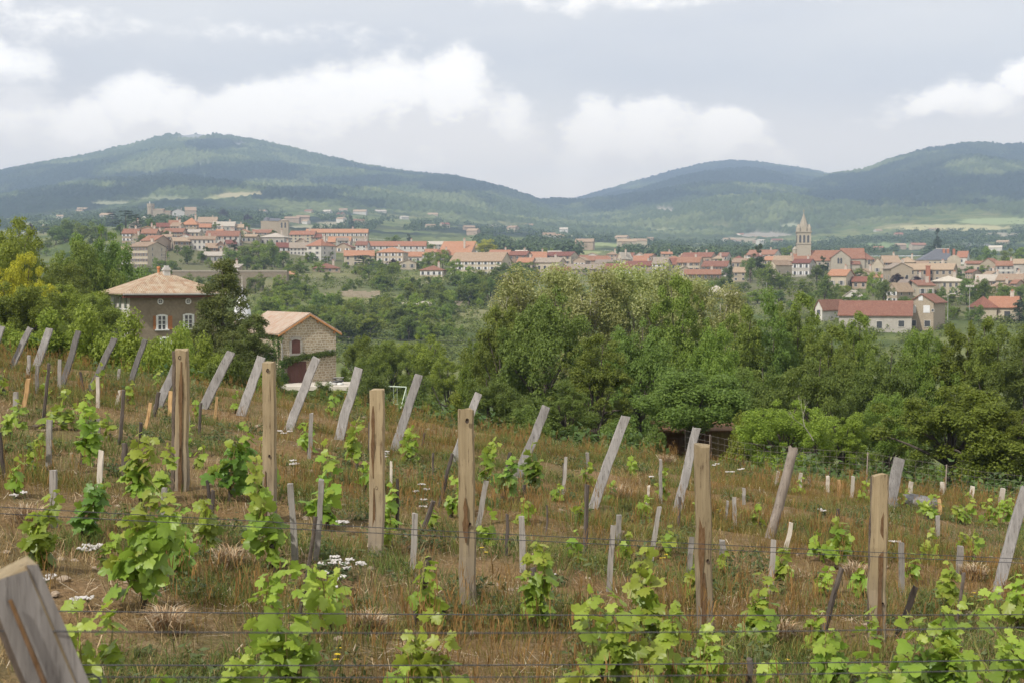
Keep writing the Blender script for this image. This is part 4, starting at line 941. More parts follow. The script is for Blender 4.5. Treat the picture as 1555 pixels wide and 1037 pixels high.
# ------------------------------------------------------------------ brown villa
def villa():
    Yh = 95.0; k = Yh/F; ya = R(29); Wd, D = 5.95, 5.8
    c0 = W(197, 450, Yh); ex = Vector((math.cos(ya), math.sin(ya), 0)); ey = Vector((-math.sin(ya), math.cos(ya), 0))
    c = c0+ex*Wd/2+ey*D/2; gz = hz(c.x, c.y); root = empty('brown_villa', (c.x, c.y, gz), ya); ze = c0.z-gz
    tag(root, 'taupe and white villa with a hipped tile roof rising behind the hedge', 'house')
    b = MB(); b.box(-Wd/2+.004, Wd/2, -D/2, D/2, -2, ze); b.build('wall', WM['d'], root)
    b = MB(); b.box(-Wd/2-.03, -Wd/2+.003, -D/2-.004, D/2, -2, ze); b.build('side_wall', WM['w'], root)
    me = roof_mesh('P', Wd, D, ze+.12, 1.42, .62, RM_['v'], .16); link('roof', me, root)
    for (y0, y1, x0, x1) in ((-D/2-.62, -D/2-.56, -Wd/2-.6, Wd/2+.6),):
        b = MB(); b.tube([(x0, y0-.05, ze+.1), (x1, y0-.05, ze+.1)], .06, 8); b.build('gutter', SHUT['g'], root)
    b = MB(); b.box(-Wd/2-.5, Wd/2+.5, -D/2-.5, -D/2-.02, ze-.12, ze+.1); b.build('eave_board', mottled('oxblood eave', (.14,.04,.028), (.2,.06,.04), 3), root)
    fx = lambda px_: (px_-197)*k/.99-Wd/2; fz = lambda py_: ze-(py_-450)*k
    WP = mottled('white paint', (.66,.66,.64), (.78,.78,.76), 3)
    for px_ in (243, 286):
        b = MB(); n = 20; x, z = fx(px_), fz(458.5); ri, ro = .135, .21
        for i in range(n):
            a0, a1 = 2*PI*i/n, 2*PI*(i+1)/n
            b.prism([(x+ri*math.cos(a0), z+ri*math.sin(a0)), (x+ro*math.cos(a0), z+ro*math.sin(a0)), (x+ro*math.cos(a1), z+ro*math.sin(a1)), (x+ri*math.cos(a1), z+ri*math.sin(a1))], 'y', -D/2-.06, -D/2)
        f = b.build('round_window', WP, root)
        b = MB(); b.prism([(x+ri*math.cos(2*PI*i/n), z+ri*math.sin(2*PI*i/n)) for i in range(n)], 'y', -D/2-.025, -D/2); b.build('pane', GLASS, f)
        b = MB(); b.box(x-.012, x+.012, -D/2-.045, -D/2-.02, z-ri, z+ri); b.box(x-ri, x+ri, -D/2-.043, -D/2-.02, z-.012, z+.012); b.build('glazing_bar', WP, f)
    for px_, py0, py1, w, sh in ((245, 481, 501, .60, True), (286, 480, 500, .60, False), (251, 515, 533, .6, False)):
        x, z0, z1 = fx(px_), fz(py1), fz(py0); b = MB(); t = .09; y0, y1 = -D/2-.07, -D/2+.01
        b.box(x-w/2-t, x-w/2, y0, y1, z0, z1); b.box(x+w/2, x+w/2+t, y0, y1, z0, z1)
        b.prism([(x-w/2-t, z1), (x+w/2+t, z1), (x+w/2+t, z1+.05), (x+w/4, z1+.12), (x-w/4, z1+.12), (x-w/2-t, z1+.05)], 'y', y0, y1)
        f = b.build('window', WP, root)
        b = MB(); b.box(x-w/2, x+w/2, -D/2-.02, -D/2, z0, z1); b.build('pane', GLASS, f)
        b = MB(); b.box(x-w/2-.18, x+w/2+.18, -D/2-.13, -D/2, z0-.08, z0); b.build('sill', WP, f)
        b = MB(); b.box(x-.035, x+.035, -D/2-.055, -D/2-.02, z0, z1)
        for zz in (.36, .68): b.box(x-w/2, x+w/2, -D/2-.05, -D/2-.02, z0+(z1-z0)*zz-.018, z0+(z1-z0)*zz+.018)
        for xx in (-w/2+.03, w/2-.03): b.box(x+xx-.03, x+xx+.03, -D/2-.052, -D/2-.02, z0, z1)
        b.build('casement', WP, f)
        if sh:
            for s_, ww in ((1, .30), (-1, .16)):
                b = MB(); xa = x+s_*(w/2+t+.02); b.box(min(xa, xa+s_*ww), max(xa, xa+s_*ww), -D/2-.05, -D/2, z0-.02, z1+.02); b.build('shutter', SHUT['o'], root)
    for i, yy in enumerate((-D/2+1.0, -D/2+2.5, -D/2+4.2)):
        b = MB(); b.box(-Wd/2-.06, -Wd/2-.02, yy-.28, yy+.28, ze-.85, ze-.1); f = b.build('window', GLASS, root)
        b = MB(); b.box(-Wd/2-.12, -Wd/2-.03, yy-.36, yy+.36, ze-.93, ze-.85); b.build('sill', WP, f)
    cx0 = .15; b = MB(); b.box(cx0-.2, cx0+.22, -.75, -.3, ze+.6, ze+1.95); b.box(cx0-.26, cx0+.28, -.8, -.25, ze+1.75, ze+1.83, 0); b.box(cx0-.13, cx0+.15, -.66, -.38, ze+1.95, ze+2.08)
    b.build('chimney', mottled('pale chimney', (.42,.41,.39), (.58,.57,.54), 6), root)
    b = MB(); b.lathe([(.10, ze+1.2), (.09, ze+1.85), (.14, ze+1.87), (.12, ze+2.0), (.02, ze+2.03)], 10, 0, (-.25, -.05, 0)); b.build('chimney_pot', mottled('terracotta pot', (.42,.16,.06), (.52,.22,.09), 6), root)
    b = MB(); b.tube([(.12, -.45, ze+1.9), (.12, -.45, ze+3.1)], .013, 5)
    for zz in (2.6, 2.8, 3.0): b.tube([(-.18, -.45, ze+zz), (.42, -.45, ze+zz)], .008, 4)
    b.build('aerial', M['wire'], root)
villa()
# white bell roofed turret behind the villa
def turret():
    Yh = 118.0; k = Yh/F; p = W(368, 485, Yh); gz = hz(p.x, Yh); root = empty('white_turret', (p.x, Yh, gz)); zt = p.z-gz
    tag(root, 'white bell shaped turret roof with a ball finial behind the conifer', 'turret')
    b = MB(); b.lathe([(.72, -2), (.72, zt)], 16); b.build('wall', WM['d'], root, True)
    b = MB(); b.lathe([(.80, zt-.05), (.77, zt+.25), (.62, zt+.95), (.40, zt+1.6), (.24, zt+1.95), (.14, zt+2.1), (.10, zt+2.35), (.06, zt+2.7)], 20); b.build('roof', mottled('white zinc', (.68,.69,.7), (.8,.8,.8), 3, .4), root, True)
    b = MB(); z = zt+2.65; b.lathe([(.03, z), (.09, z+.06), (.03, z+.14), (.025, z+.35), (.07, z+.42), (.02, z+.5), (.015, z+.85), (.005, z+.95)], 10); b.build('finial', FRAME, root, True)
turret()
# ------------------------------------------------------------------ stone cabin
def cabin():
    Yh = 100.0; k = Yh/F; ya = R(33); Wd, D = 4.2, 7.2; c0 = W(428.5, 583, Yh)
    ex = Vector((math.cos(ya), math.sin(ya), 0)); ey = Vector((-math.sin(ya), math.cos(ya), 0)); c = c0+ex*Wd/2+ey*D/2
    root = empty('stone_cabin', c, ya); tag(root, 'small stone cabin with a gable roof and a brown red garage door', 'cabin')
    ze = (583-505)*k; rise = 1.22; CS = stonemat('cabin stone', 2.0, ((.40,.31,.20),(.29,.22,.14),(.50,.41,.29),(.22,.165,.11),(.44,.36,.25)), (.56,.50,.40))
    b = MB(); P = [(-Wd/2, -1), (Wd/2, -1), (Wd/2, ze-.02), (0, ze+rise-.02), (-Wd/2, ze-.02)]; b.prism(P, 'y', -D/2, D/2); link('wall', uvbox(b.mesh('wall', CS)), root)
    link('roof', roof_mesh('G', Wd, D, ze+.05, rise, .36, RM_['u'], .10), root)
    OR = mottled('orange fascia', (.46,.20,.07), (.58,.28,.11), 5); s = rise/(Wd/2)
    for sg in (-1, 1):
        b = MB(); xa, za = sg*(Wd/2+.36), ze+.05-.36*s; xb, zb = 0, ze+.05+rise
        P = [(xa, za-.12), (xb, zb-.12), (xb, zb-.004), (xa, za-.004)]; b.prism(P if sg > 0 else P[::-1], 'y', -D/2-.24, -D/2-.16); b.build('fascia', OR, root)
    for i in range(5):
        y = -D/2+.3+i*1.3; b = MB(); b.box(-Wd/2-.34, -Wd/2, y-.05, y+.05, ze-.2, ze-.1); b.build('rafter_tail', OR, root)
    for x in (-Wd*.46, -Wd*.15, Wd*.15, Wd*.46):
        zz = ze+rise*(1-abs(x)/(Wd/2)); b = MB(); b.box(x-.06, x+.06, -D/2-.15, -D/2, zz-.2, zz-.08); b.build('purlin_end', OR, root)
    fx = lambda px_: (px_-428.5)*k/.916-Wd/2; fz = lambda py_: (583-py_)*k
    DB = mottled('oxblood door', (.085,.03,.022), (.12,.045,.032), 4, .7, (8,8,1)); SUR = mottled('granite surround', (.32,.29,.25), (.42,.39,.34), 5)
    x0, x1, zt = fx(436), fx(465), fz(549.5); b = MB(); b.box(x0, x1, -D/2-.03, -D/2, -.2, zt); d = b.build('garage_door', DB, root)
    b = MB()
    for i in range(1, 5): xx = x0+(x1-x0)*i/5; b.box(xx-.012, xx+.012, -D/2-.045, -D/2-.02, 0, zt)
    b.build('door_batten', SHUT['x'], d)
    x0, x1, z0, zt = fx(443), fx(456), fz(537), fz(518.5); b = MB(); n = 8; xm, rw = (x0+x1)/2, (x1-x0)/2
    arc = [(xm+rw*math.cos(PI*i/n), zt+.12*math.sin(PI*i/n)) for i in range(n+1)]; b.prism([(x0, z0), (x1, z0)]+arc, 'y', -D/2-.03, -D/2); w_ = b.build('loft_shutter', DB, root)
    b = MB()
    for xa, xb in ((x0-.17, x0), (x1, x1+.17)): b.box(xa, xb, -D/2-.05, -D/2, z0, zt)
    for i in range(n):
        (xa, za), (xb, zb) = arc[i], arc[i+1]; b.prism([(xa, za), (xb, zb), (xm+(xb-xm)*1.45, zb+.2), (xm+(xa-xm)*1.45, za+.2)], 'y', -D/2-.05, -D/2)
    b.box(x0-.2, x1+.2, -D/2-.09, -D/2, z0-.14, z0); b.build('window_surround', SUR, root)
    b = MB(); b.tube([(-Wd/2-.02, -D/2-.06, 0), (-Wd/2-.02, -D/2-.06, ze-.3)], .045, 8); b.build('downpipe', SHUT['g'], root)
    b = MB(); b.box(Wd/2-.6, Wd/2-.25, -D/2-.3, -D/2, fz(536), fz(532)); b.build('wall_lamp', SHUT['g'], root)
    rng = np.random.default_rng(3)
    x0, x1 = fx(432.5), fx(505); n = 26; xs_ = np.linspace(x0, x1, n); cen = np.stack([xs_, np.full(n, -D/2-.3), fz(542)+.22*np.linspace(-.9, 1.0, n)+rng.normal(0, .04, n)], -1)
    cen = np.vstack([cen, [[x0+.15, -D/2-.25, fz(552)], [x0+.3, -D/2-.25, fz(550)]]])
    V, Fq = leaves(rng, cen, np.full(len(cen), .27), np.full(len(cen), 130), .11, .9)
    t = empty('climbing_vine', root.location, ya); tag(t, 'dark green climbing vine in a band above the garage door', 'climbing plant')
    link('foliage', npmesh('foliage', V, Fq, leafmat('climber leaf', (.045,.085,.012), (.075,.125,.018), (.12,.17,.025), .25)), t); b = MB(); b.tube([(x0+.1, -D/2-.08, -.1), (x0+.05, -D/2-.1, fz(545)), (x1, -D/2-.12, fz(540))], .03, 6); b.build('stem', M['vine_bark'], t)
    cen = []
    for i in range(60): cen.append((-Wd/2-.1+rng.normal(0, .12), -D/2+.2+rng.uniform(-.25, 2.5), rng.uniform(-.1, 3.2)**1.0))
    for i in range(25): cen.append((-Wd/2+rng.uniform(-.2, .25), -D/2-.15, rng.uniform(-.1, 1.6)))
    V, Fq = leaves(rng, cen, np.full(len(cen), .25), np.full(len(cen), 70), .12)
    t = empty('wall_ivy', root.location, ya); tag(t, 'bright green ivy climbing the left corner of the stone cabin', 'ivy'); link('foliage', npmesh('foliage', V, Fq, L_['ivy']), t)
    b = MB(); b.tube([(-Wd/2-.06, -D/2+.4, -.1), (-Wd/2-.05, -D/2+.5, 3)], .03, 6); b.build('stem', M['vine_bark'], t)
    sl = MB(); p0 = W(426, 588, 97.5); p1 = W(536, 588, 97.5); sl.box(p0.x, p1.x, p0.y-.6, p0.y+4.2, p0.z-.16, p0.z+.10)
    o = sl.build('concrete_terrace', mottled('pale concrete', (.48,.43,.36), (.6,.55,.47), 2)); tag(o, 'pale concrete terrace in front of the stone cabin', 'terrace', kind='structure')
    # covered pile on the terrace
    pc = W(511, 586, 98.6); pl = empty('rubble_pile', (pc.x, pc.y, pc.z)); tag(pl, 'heap of white sacks and grey boards beside the stone cabin', 'pile')
    wt = mottled('white sack', (.62,.62,.6), (.75,.75,.73), 5); gy = mottled('grey sack', (.36,.35,.33), (.5,.49,.47), 5); dk = mottled('dark tarpaulin', (.06,.06,.065), (.13,.13,.135), 5)
    for (x, y, z, a, b2, c2, mt) in ((-.4, 0, .16, .16, .2, .18, wt), (-.12, -.1, .13, .24, .24, .15, gy), (.22, 0, .14, .28, .26, .16, wt), (.1, .1, .34, .42, .3, .12, dk), (.18, 0, .46, .28, .24, .08, gy), (-.12, .1, .52, .22, .2, .07, dk)):
        bb = MB(); bb.lathe([(.01, -1), (.7, -.75), (1, -.1), (.85, .55), (.01, 1)], 10); o = bb.build('sack', mt, pl, True); o.scale = (a, b2, c2); o.location = (x, y, z); o.rotation_euler = (0, rnd.uniform(-.2, .2), rnd.uniform(0, 3))
    b = MB(); b.box(-.5, 1.0, -.2, .4, .0, .06); b.box(-.2, .5, -.3, .3, .58, .61); b.build('board', M['wood_grey'], pl)
    # swing frame
    Ys = 104.0; A = W(582, 586, Ys); B = W(617, 587.5, Ys); z0 = hz(A.x, Ys); sw = empty('swing_frame', (0, 0, 0)); tag(sw, 'pale green metal swing frame in the grass beyond the cabin', 'swing')
    PG = mottled('pale green paint', (.52,.62,.5), (.62,.7,.58), 4, .5)
    b = MB(); b.tube([A, B], .045, 8); b.build('top_bar', PG, sw)
    for P, sx_ in ((A, .5), (B, -.5)):
        for sy in (-1, 1): b = MB(); b.tube([P, (P.x+sx_*(.9 if sy < 0 else .2), P.y+sy*.8, z0-.1)], .035, 8); b.build('leg', PG, sw)
    for t_ in (.45, .6): b = MB(); p = A.lerp(B, t_); b.tube([p, (p.x, p.y, p.z-1.3)], .012, 5); b.build('swing_rope', PG, sw)
    p = A.lerp(B, .52); b = MB(); b.box(p.x-.2, p.x+.2, p.y-.1, p.y+.1, p.z-1.33, p.z-1.29); b.build('swing_seat', PG, sw)
cabin()
# ------------------------------------------------------------------ timber hut under the trees
def hut():
    Yh = 50.0; k = Yh/F; c0 = W(1003, 715, Yh); z0 = min(hz(c0.x, Yh), c0.z); root = empty('timber_hut', (c0.x, Yh, z0)); tag(root, 'open fronted timber hut in the shade under the trees', 'hut')
    zt = (W(1003, 655, Yh).z-z0); Wd = 112*k; dk = woodmat('dark hut timber', (.12,.06,.026), (.22,.115,.055), (.02,.012,.008), .6); ol = woodmat('olive hut plank', (.2,.145,.055), (.28,.205,.085), (.06,.045,.02), .5)
    def planks(n, x0, x1, y0, y1, mt):
        b = MB(); m_ = 9
        for i in range(m_): b.box(x0+.001*(i % 2), x1, y0-.012*(i % 2), y1, -.3+(zt+.3)*i/m_, -.3+(zt+.3)*(i+1)/m_-.012)
        b.build(n, mt, root)
    planks('back_wall', 0, Wd, 2.0, 2.06, dk); planks('side_panel', 0, .05, .02, 1.99, dk); planks('front_panel', Wd*.70, Wd, 0, .05, ol); planks('front_panel', .02, Wd*.30, .3, .35, dk)
    for x in (0, Wd*.34, Wd*.66, Wd-.08): b = MB(); b.box(x, x+.08, -.1, -.02, -.4, zt); b.build('post', dk, root)
    b = MB(); b.tube([(Wd*.1, -.1, 0), (Wd*.02, -.1, zt)], .04, 6); b.build('brace', M['wood_round'], root)
    b = MB(); b.prism([(-.35, zt+.02), (2.3, zt+.10), (2.3, zt+.16), (-.35, zt+.08)], 'x', -.15, Wd+.2); link('roof', uvbox(b.mesh('roof', dk)), root)
hut()
# ------------------------------------------------------------------ lamp posts, mast and overhead cables
def lamp(px_, yt, yb, label, arm):
    Yh = hit(px_, yb, 250); p = W(px_, yb, Yh); hgt = (yb-yt)/F*Yh; root = empty('lamp_post', p); tag(root, label, 'lamp post')
    b = MB(); b.tube([(0, 0, -1), (0, 0, hgt)], [.1, .06], 8); b.build('pole', mottled('galvanised pole', (.30,.30,.29), (.4,.4,.39), 2) if 'galvanised pole' not in bpy.data.materials else bpy.data.materials['galvanised pole'], root)
    if arm == 'flood':
        b = MB(); b.box(-1.0, 1.0, -.06, .06, hgt-.12, hgt); b.build('cross_arm', FRAME, root)
        for x in (-.85, -.3, .3, .85): b = MB(); b.prism([(x-.2, hgt), (x+.2, hgt), (x+.16, hgt+.45), (x-.16, hgt+.45)], 'y', -.25, .1); b.build('floodlight', FRAME, root)
    elif arm: b = MB(); b.tube([(0, 0, hgt), (.6*arm, 0, hgt+.4), (1.6*arm, 0, hgt+.45)], .08, 6); b.build('arm', FRAME, root); b = MB(); b.box(1.4*arm-.3, 1.4*arm+.5, -.2, .2, hgt+.3, hgt+.5); b.build('lantern', FRAME, root)
lamp(1472, 436, 484, 'tall mast with a ring of floodlights before the dark trees', 'flood')
lamp(1439, 449, 490, 'street lamp right of the white shuttered house', 1)
lamp(1427, 434, 462, 'slim pole above the roof of the white shuttered house', 0)
lamp(1400, 424, 450, 'thin pole in front of the red chimney house', 0)
lamp(1328, 421, 442, 'street pole beside the bright green tree below the apse', 0)
lamp(1164, 430, 452, 'thin pole among the shrubs left of the spire', 0)
lamp(415, 398, 413, 'lamp post standing on the viaduct', 0)
lamp(497, 390, 404, 'lamp post on the slope below the white block', 0)
lamp(546, 393, 412, 'lamp post beside the dark cedar on the slope', 0)
for i, (a, b_, lab) in enumerate([((380,500,150),(790,517,140),'upper overhead cable crossing the valley bushes'), ((380,509,150),(790,522,140),'lower overhead cable crossing the valley bushes')]):
    A, B = W(*a), W(*b_); b = MB(); pts = []
    for j in range(13): t = j/12; p = A.lerp(B, t); p.z -= .9*4*t*(1-t)*.5; pts.append(p)
    b.tube(pts, .022, 5); tag(b.build('overhead_cable', M['wire']), lab, 'cable')
# the small houses packed between the named ones
pk = random.Random(21)
WN = {'c': 'cream', 'p': 'pinkish', 't': 'tan', 'w': 'white', 'g': 'grey'}; RN = {'t': 'tan', 'r': 'red', 'd': 'dark red', 'g': 'grey brown', 'k': 'pale', 'o': 'orange'}
FILL = [(805,398),(822,401),(842,395),(858,401),(884,400),(900,399),(915,404),(930,397),(947,402),(958,397),(972,401),(986,398),(1000,404),(1012,397),(1024,402),(1044,397),(1058,400),(1074,398),(1090,404),(1100,397),(1122,402),(1150,400),(760,392),(792,396),
 (205,352),(255,371),(284,370),(330,372),(226,380),(350,378),(225,356),(240,362),(270,354),(296,362),(312,356),(335,362),(350,364),(372,360),(300,374),(360,376),(208,372),(458,376),(480,372),(520,376),(550,376),(580,398),(640,394),(700,392),(720,386),(655,392),
 (1345,408),(1356,418),(1400,412),(1430,406),(1460,418),(1478,424),(1505,428),(1530,434),(1548,430),(1440,432),(1395,436),(1216,404),(1190,404),(1170,404),(1480,442),(1545,442),(1333,430),(1375,440)]
for (x, y) in FILL:
    near = min(HS, key=lambda s_: abs((s_[0]+s_[1])/2-x)+1.5*abs(s_[2]-y)); ws = pk.uniform(16, 26); hh = pk.uniform(7, 11); wl = pk.choice('ccpptwg'); rf = pk.choice('ttrrdgko')
    side = 'left of' if (near[0]+near[1])/2 > x+3 else ('right of' if (near[0]+near[1])/2 < x-3 else ('above' if near[2] > y else 'below'))
    nm = ' '.join(near[12].split()[:7]).rstrip(); nm = nm[:-2] if nm.endswith(' a') else nm
    for w_ in (' a', ' with', ' and', ' the', ' in', ' of', ' at', ' by', ' on', ' under'):
        if nm.endswith(w_): nm = nm[:-len(w_)]
    house(x-ws/2, x+ws/2, y, y-hh, y-hh-pk.uniform(3, 6), pk.choice('RRRGH'), pk.uniform(-22, 8), pk.uniform(8, 11), wl, rf, 2 if hh > 9 else 1, pk.choice([2, 3, 3]), f'{WN[wl]} house, {RN[rf]} roof, {side} the {nm}', chim=pk.choice([0, 1]))
# ------------------------------------------------------------------ trees
TK = {}   # (kind, lod, variant) -> (trunk mesh, crown mesh, height, width)
def bezier(p0, p1, bend, n=6):
    p0, p1 = Vector(p0), Vector(p1); out_ = []
    for i in range(n+1):
        t = i/n; p = p0.lerp(p1, t); out_.append(p+Vector(bend)*(4*t*(1-t)))
    return out_
def tree_mesh(kind, lod, var):
    key = (kind, lod, var)
    if key in TK: return TK[key]
    seed = (sum(map(ord, kind))*7+lod*31+var*101) % 9999; rng = np.random.default_rng(seed); rr = random.Random(seed)
    b = MB(); cen = []; rad = []; leafm = kind; flat = .85; asp = .55; up = .4; thin = .45
    if kind == 'canopy':
        h, w, leafm = 9.0, 7.0, 'deep'; n = 70
        for i in range(n):
            d = rng.normal(0, 1, 3); d /= np.linalg.norm(d); f = .3+.7*rng.random()**.45; cen.append((d[0]*3.3*f, d[1]*3.3*f, 6.1+d[2]*2.0*f)); rad.append(rng.uniform(.5, .95))
        b.tube(bezier((0, 0, -.6), (.2, .1, 5.5), (.2, .1, 0)), [.26, .22, .2, .18, .16, .13, .1], 8)
        for i in range(8): b.tube(bezier((.1, .05, rr.uniform(2.5, 4.8)), cen[i*7 % n], (0, 0, .3)), [.11, .09, .08, .06, .05, .04, .02], 6)
    elif kind in ('oak', 'deep', 'bright', 'walnut', 'gold', 'purple'):
        h, w, z0 = 9.0, 7.5, 2.0; zc, rx, rz = 4.9, 3.5, 3.7
        if kind == 'walnut': h, w, zc, rx, rz = 7.5, 8.0, 4.0, 3.7, 3.2
        tall = var == 1
        if tall: h, w, zc, rx, rz = 11.0, 6.4, 5.9, 3.0, 4.9
        if lod: zc, rz = zc*.8, zc*.8+.4
        n = 150 if lod == 0 else (34 if lod == 1 else 20)
        for i in range(n):
            d = rng.normal(0, 1, 3); d /= np.linalg.norm(d)
            if d[2] < -.75: d[2] *= -.4
            f = .35+.65*rng.random()**.45; ln = 1+.20*math.sin(3.1*math.atan2(d[1], d[0])+seed)+.12*rng.normal()
            cen.append((d[0]*rx*f*ln, d[1]*rx*f*ln, zc+d[2]*rz*f)); rad.append((min(1.2, .48*math.exp(.38*rng.normal())) if lod == 0 else rng.uniform(.67, 1.4))*w/8)
        b.tube(bezier((0, 0, -.6), (rr.uniform(-.3, .3), rr.uniform(-.3, .3), zc*.7), (.2, .1, 0)), [.34, .28, .24, .21, .18, .16, .13], 8)
        for i in range(16 if lod == 0 else 4):
            c = cen[i*7 % n]; z_ = rr.uniform(z0*.7, zc*.75)
            b.tube(bezier((0, 0, z_), c, (0, 0, .3)), [.15, .12, .1, .08, .06, .04, .025], 6)
    elif kind == 'poplar':
        h, w, flat, up = 12.0, 4.4, 1.15, .2; thin = .3
        n = 75 if lod == 0 else 26
        for i in range(n):
            z = 2+9.6*rng.random()**.8; rm = 2.0*math.sin(PI*min(1, (z-.8)/11.6))**.6; a = rng.uniform(0, 6.3); r_ = rm*rng.random()**.6
            cen.append((r_*math.cos(a), r_*math.sin(a), z)); rad.append(rng.uniform(.4, .75)*(1 if lod == 0 else 1.3))
        b.tube(bezier((0, 0, -.6), (.2, .1, 11), (.2, 0, 0), 8), [.24, .22, .19, .16, .14, .11, .08, .05, .02], 7)
        for i in range(16 if lod == 0 else 4):
            c = cen[i*4 % n]; b.tube(bezier((0.1, 0, max(1.0, c[2]-2.2)), (c[0]*1.1, c[1]*1.1, c[2]+.6), (0, 0, -.2)), [.07, .06, .05, .045, .035, .03, .015], 5)
    elif kind == 'shrub' or kind == 'bush_dark':
        h, w = 3.2, 4.2; leafm = 'bright' if kind == 'shrub' else 'deep'
        n = 36 if lod == 0 else 16
        for i in range(n):
            d = rng.normal(0, 1, 3); d /= np.linalg.norm(d); d[2] = abs(d[2]); f = .4+.6*rng.random()**.5
            cen.append((d[0]*1.85*f, d[1]*1.85*f, .3+d[2]*2.5*f)); rad.append(rng.uniform(.4, .65))
        for i in range(6): c = cen[i*5 % n]; b.tube(bezier((rr.uniform(-.2, .2), rr.uniform(-.2, .2), -.3), c, (0, 0, .2)), [.06, .05, .05, .04, .03, .02, .01], 5)
    elif kind in ('conifer', 'spruce', 'cypress'):
        h = 10.0; w = {'conifer': 5.0, 'spruce': 5.0, 'cypress': 2.2}[kind]; leafm = 'conifer' if kind != 'spruce' else 'cedar'; asp = .3; up = .15; thin = .25
        if kind == 'conifer' and lod == 0: leafm = 'juniper'
        n = 150 if lod == 0 else 40; flat = .8
        for i in range(n):
            z = .3+9.5*(rng.random()**1.25); t = z/9.9; rm = w/2*((1-t)**(.38 if kind == 'conifer' else .75))*(1 if kind != 'cypress' else (min(1, t*6))**.5)*(.75+.5*rng.random()); a = rng.uniform(0, 6.3); f = rng.uniform(.45, 1)
            cen.append((rm*f*math.cos(a), rm*f*math.sin(a), z-.35*rm*f*(kind != 'cypress'))); rad.append((.28+.42*(1-t))*((1.45 if kind == 'conifer' else 1) if lod == 0 else 1.5)*(.7 if kind == 'cypress' else 1))
        b.tube([(0, 0, -.5), (0, 0, 9.4)], [.22, .03], 7)
    elif kind == 'cedar':
        h, w, flat, asp, up = 9.0, 9.0, .35, .35, .7; n = 70 if lod == 0 else 34
        for i in range(n):
            z = rng.choice([2.6, 3.9, 5.1, 6.2, 7.3, 8.3])+rng.normal(0, .15); rm = 4.3*(1-(z-1.5)/9.5)**.6; a = rng.uniform(0, 6.3); r_ = rm*rng.random()**.5
            cen.append((r_*math.cos(a), r_*math.sin(a), z)); rad.append(rng.uniform(.7, 1.2))
        b.tube([(0, 0, -.5), (0, 0, 8.3)], [.35, .06], 7)
        for i in range(12 if lod == 0 else 5): c = cen[i*3 % n]; b.tube([(0, 0, c[2]-.3), c], [.1, .03], 5)
    leafm = {'bush_dark': 'deep'}.get(leafm, leafm)
    size = {0: .17, 1: .5, 2: .9}[lod]*({'poplar': .8, 'conifer': 1.25, 'cypress': .8, 'walnut': 1.1}.get(kind, 1.0))
    tot = {0: 42000, 1: 3600, 2: 900}[lod]
    if kind in ('shrub', 'bush_dark'): tot = {0: 15000, 1: 1800, 2: 500}[lod]; size *= .85
    if kind in ('conifer', 'cedar', 'spruce') and lod == 0: tot = 85000
    if kind == 'poplar': tot = int(tot*.75)
    rad = np.array(rad); cnt = np.maximum(8, (tot*rad**2/np.sum(rad**2))).astype(int)
    V, Fq = leaves(rng, cen, rad, cnt, size, flat, up*(2.2 if lod else 1.6), asp, thin if lod else thin*.4, .7 if lod else .5)
    V[:, 2] = np.maximum(V[:, 2], .02); h = float(np.quantile(V[:, 2], .995)); w = 2*float(np.quantile(np.abs(V[:, 0]), .985))
    cm = npmesh('crown', V, Fq, L_[leafm]); tm = b.mesh('trunk', M['trunk_pale'] if kind == 'poplar' else M['trunk'], True)
    TK[key] = (tm, cm, h, w); return TK[key]
KN = {'oak': 'oak_tree', 'deep': 'broadleaf_tree', 'bright': 'broadleaf_tree', 'walnut': 'walnut_tree', 'gold': 'flowering_tree', 'purple': 'purple_leaved_tree', 'poplar': 'aspen_tree', 'shrub': 'shrub', 'bush_dark': 'shrub',
      'conifer': 'conifer_tree', 'spruce': 'spruce_tree', 'cypress': 'cypress_tree', 'cedar': 'cedar_tree', 'canopy': 'broadleaf_tree'}
def tree(px_, yt, wpx, Y, kind, label, lod=0, var=0, group=None, yb=None, ymin=200):
    if Y is None: Y = hit(px_, yb, ymin)
    x = W(px_, HOR, Y).x; z = hz(x, Y); h = W(px_, yt, Y).z-z; tm, cm, h0, w0 = tree_mesh(kind, lod, var)
    sz = max(.1, h/h0); sx = wpx/F*Y/w0; root = empty(KN[kind], (x, Y, z), rnd.uniform(0, 6.28)); root.scale = (sx, sx, sz)
    tag(root, label, 'shrub' if 'shrub' in KN[kind] else 'tree', group); link('trunk', tm, root); link('crown', cm, root); return root
G1, G2 = 'trees in the wood behind the vineyard', 'trees and shrubs behind the left end of the vineyard'
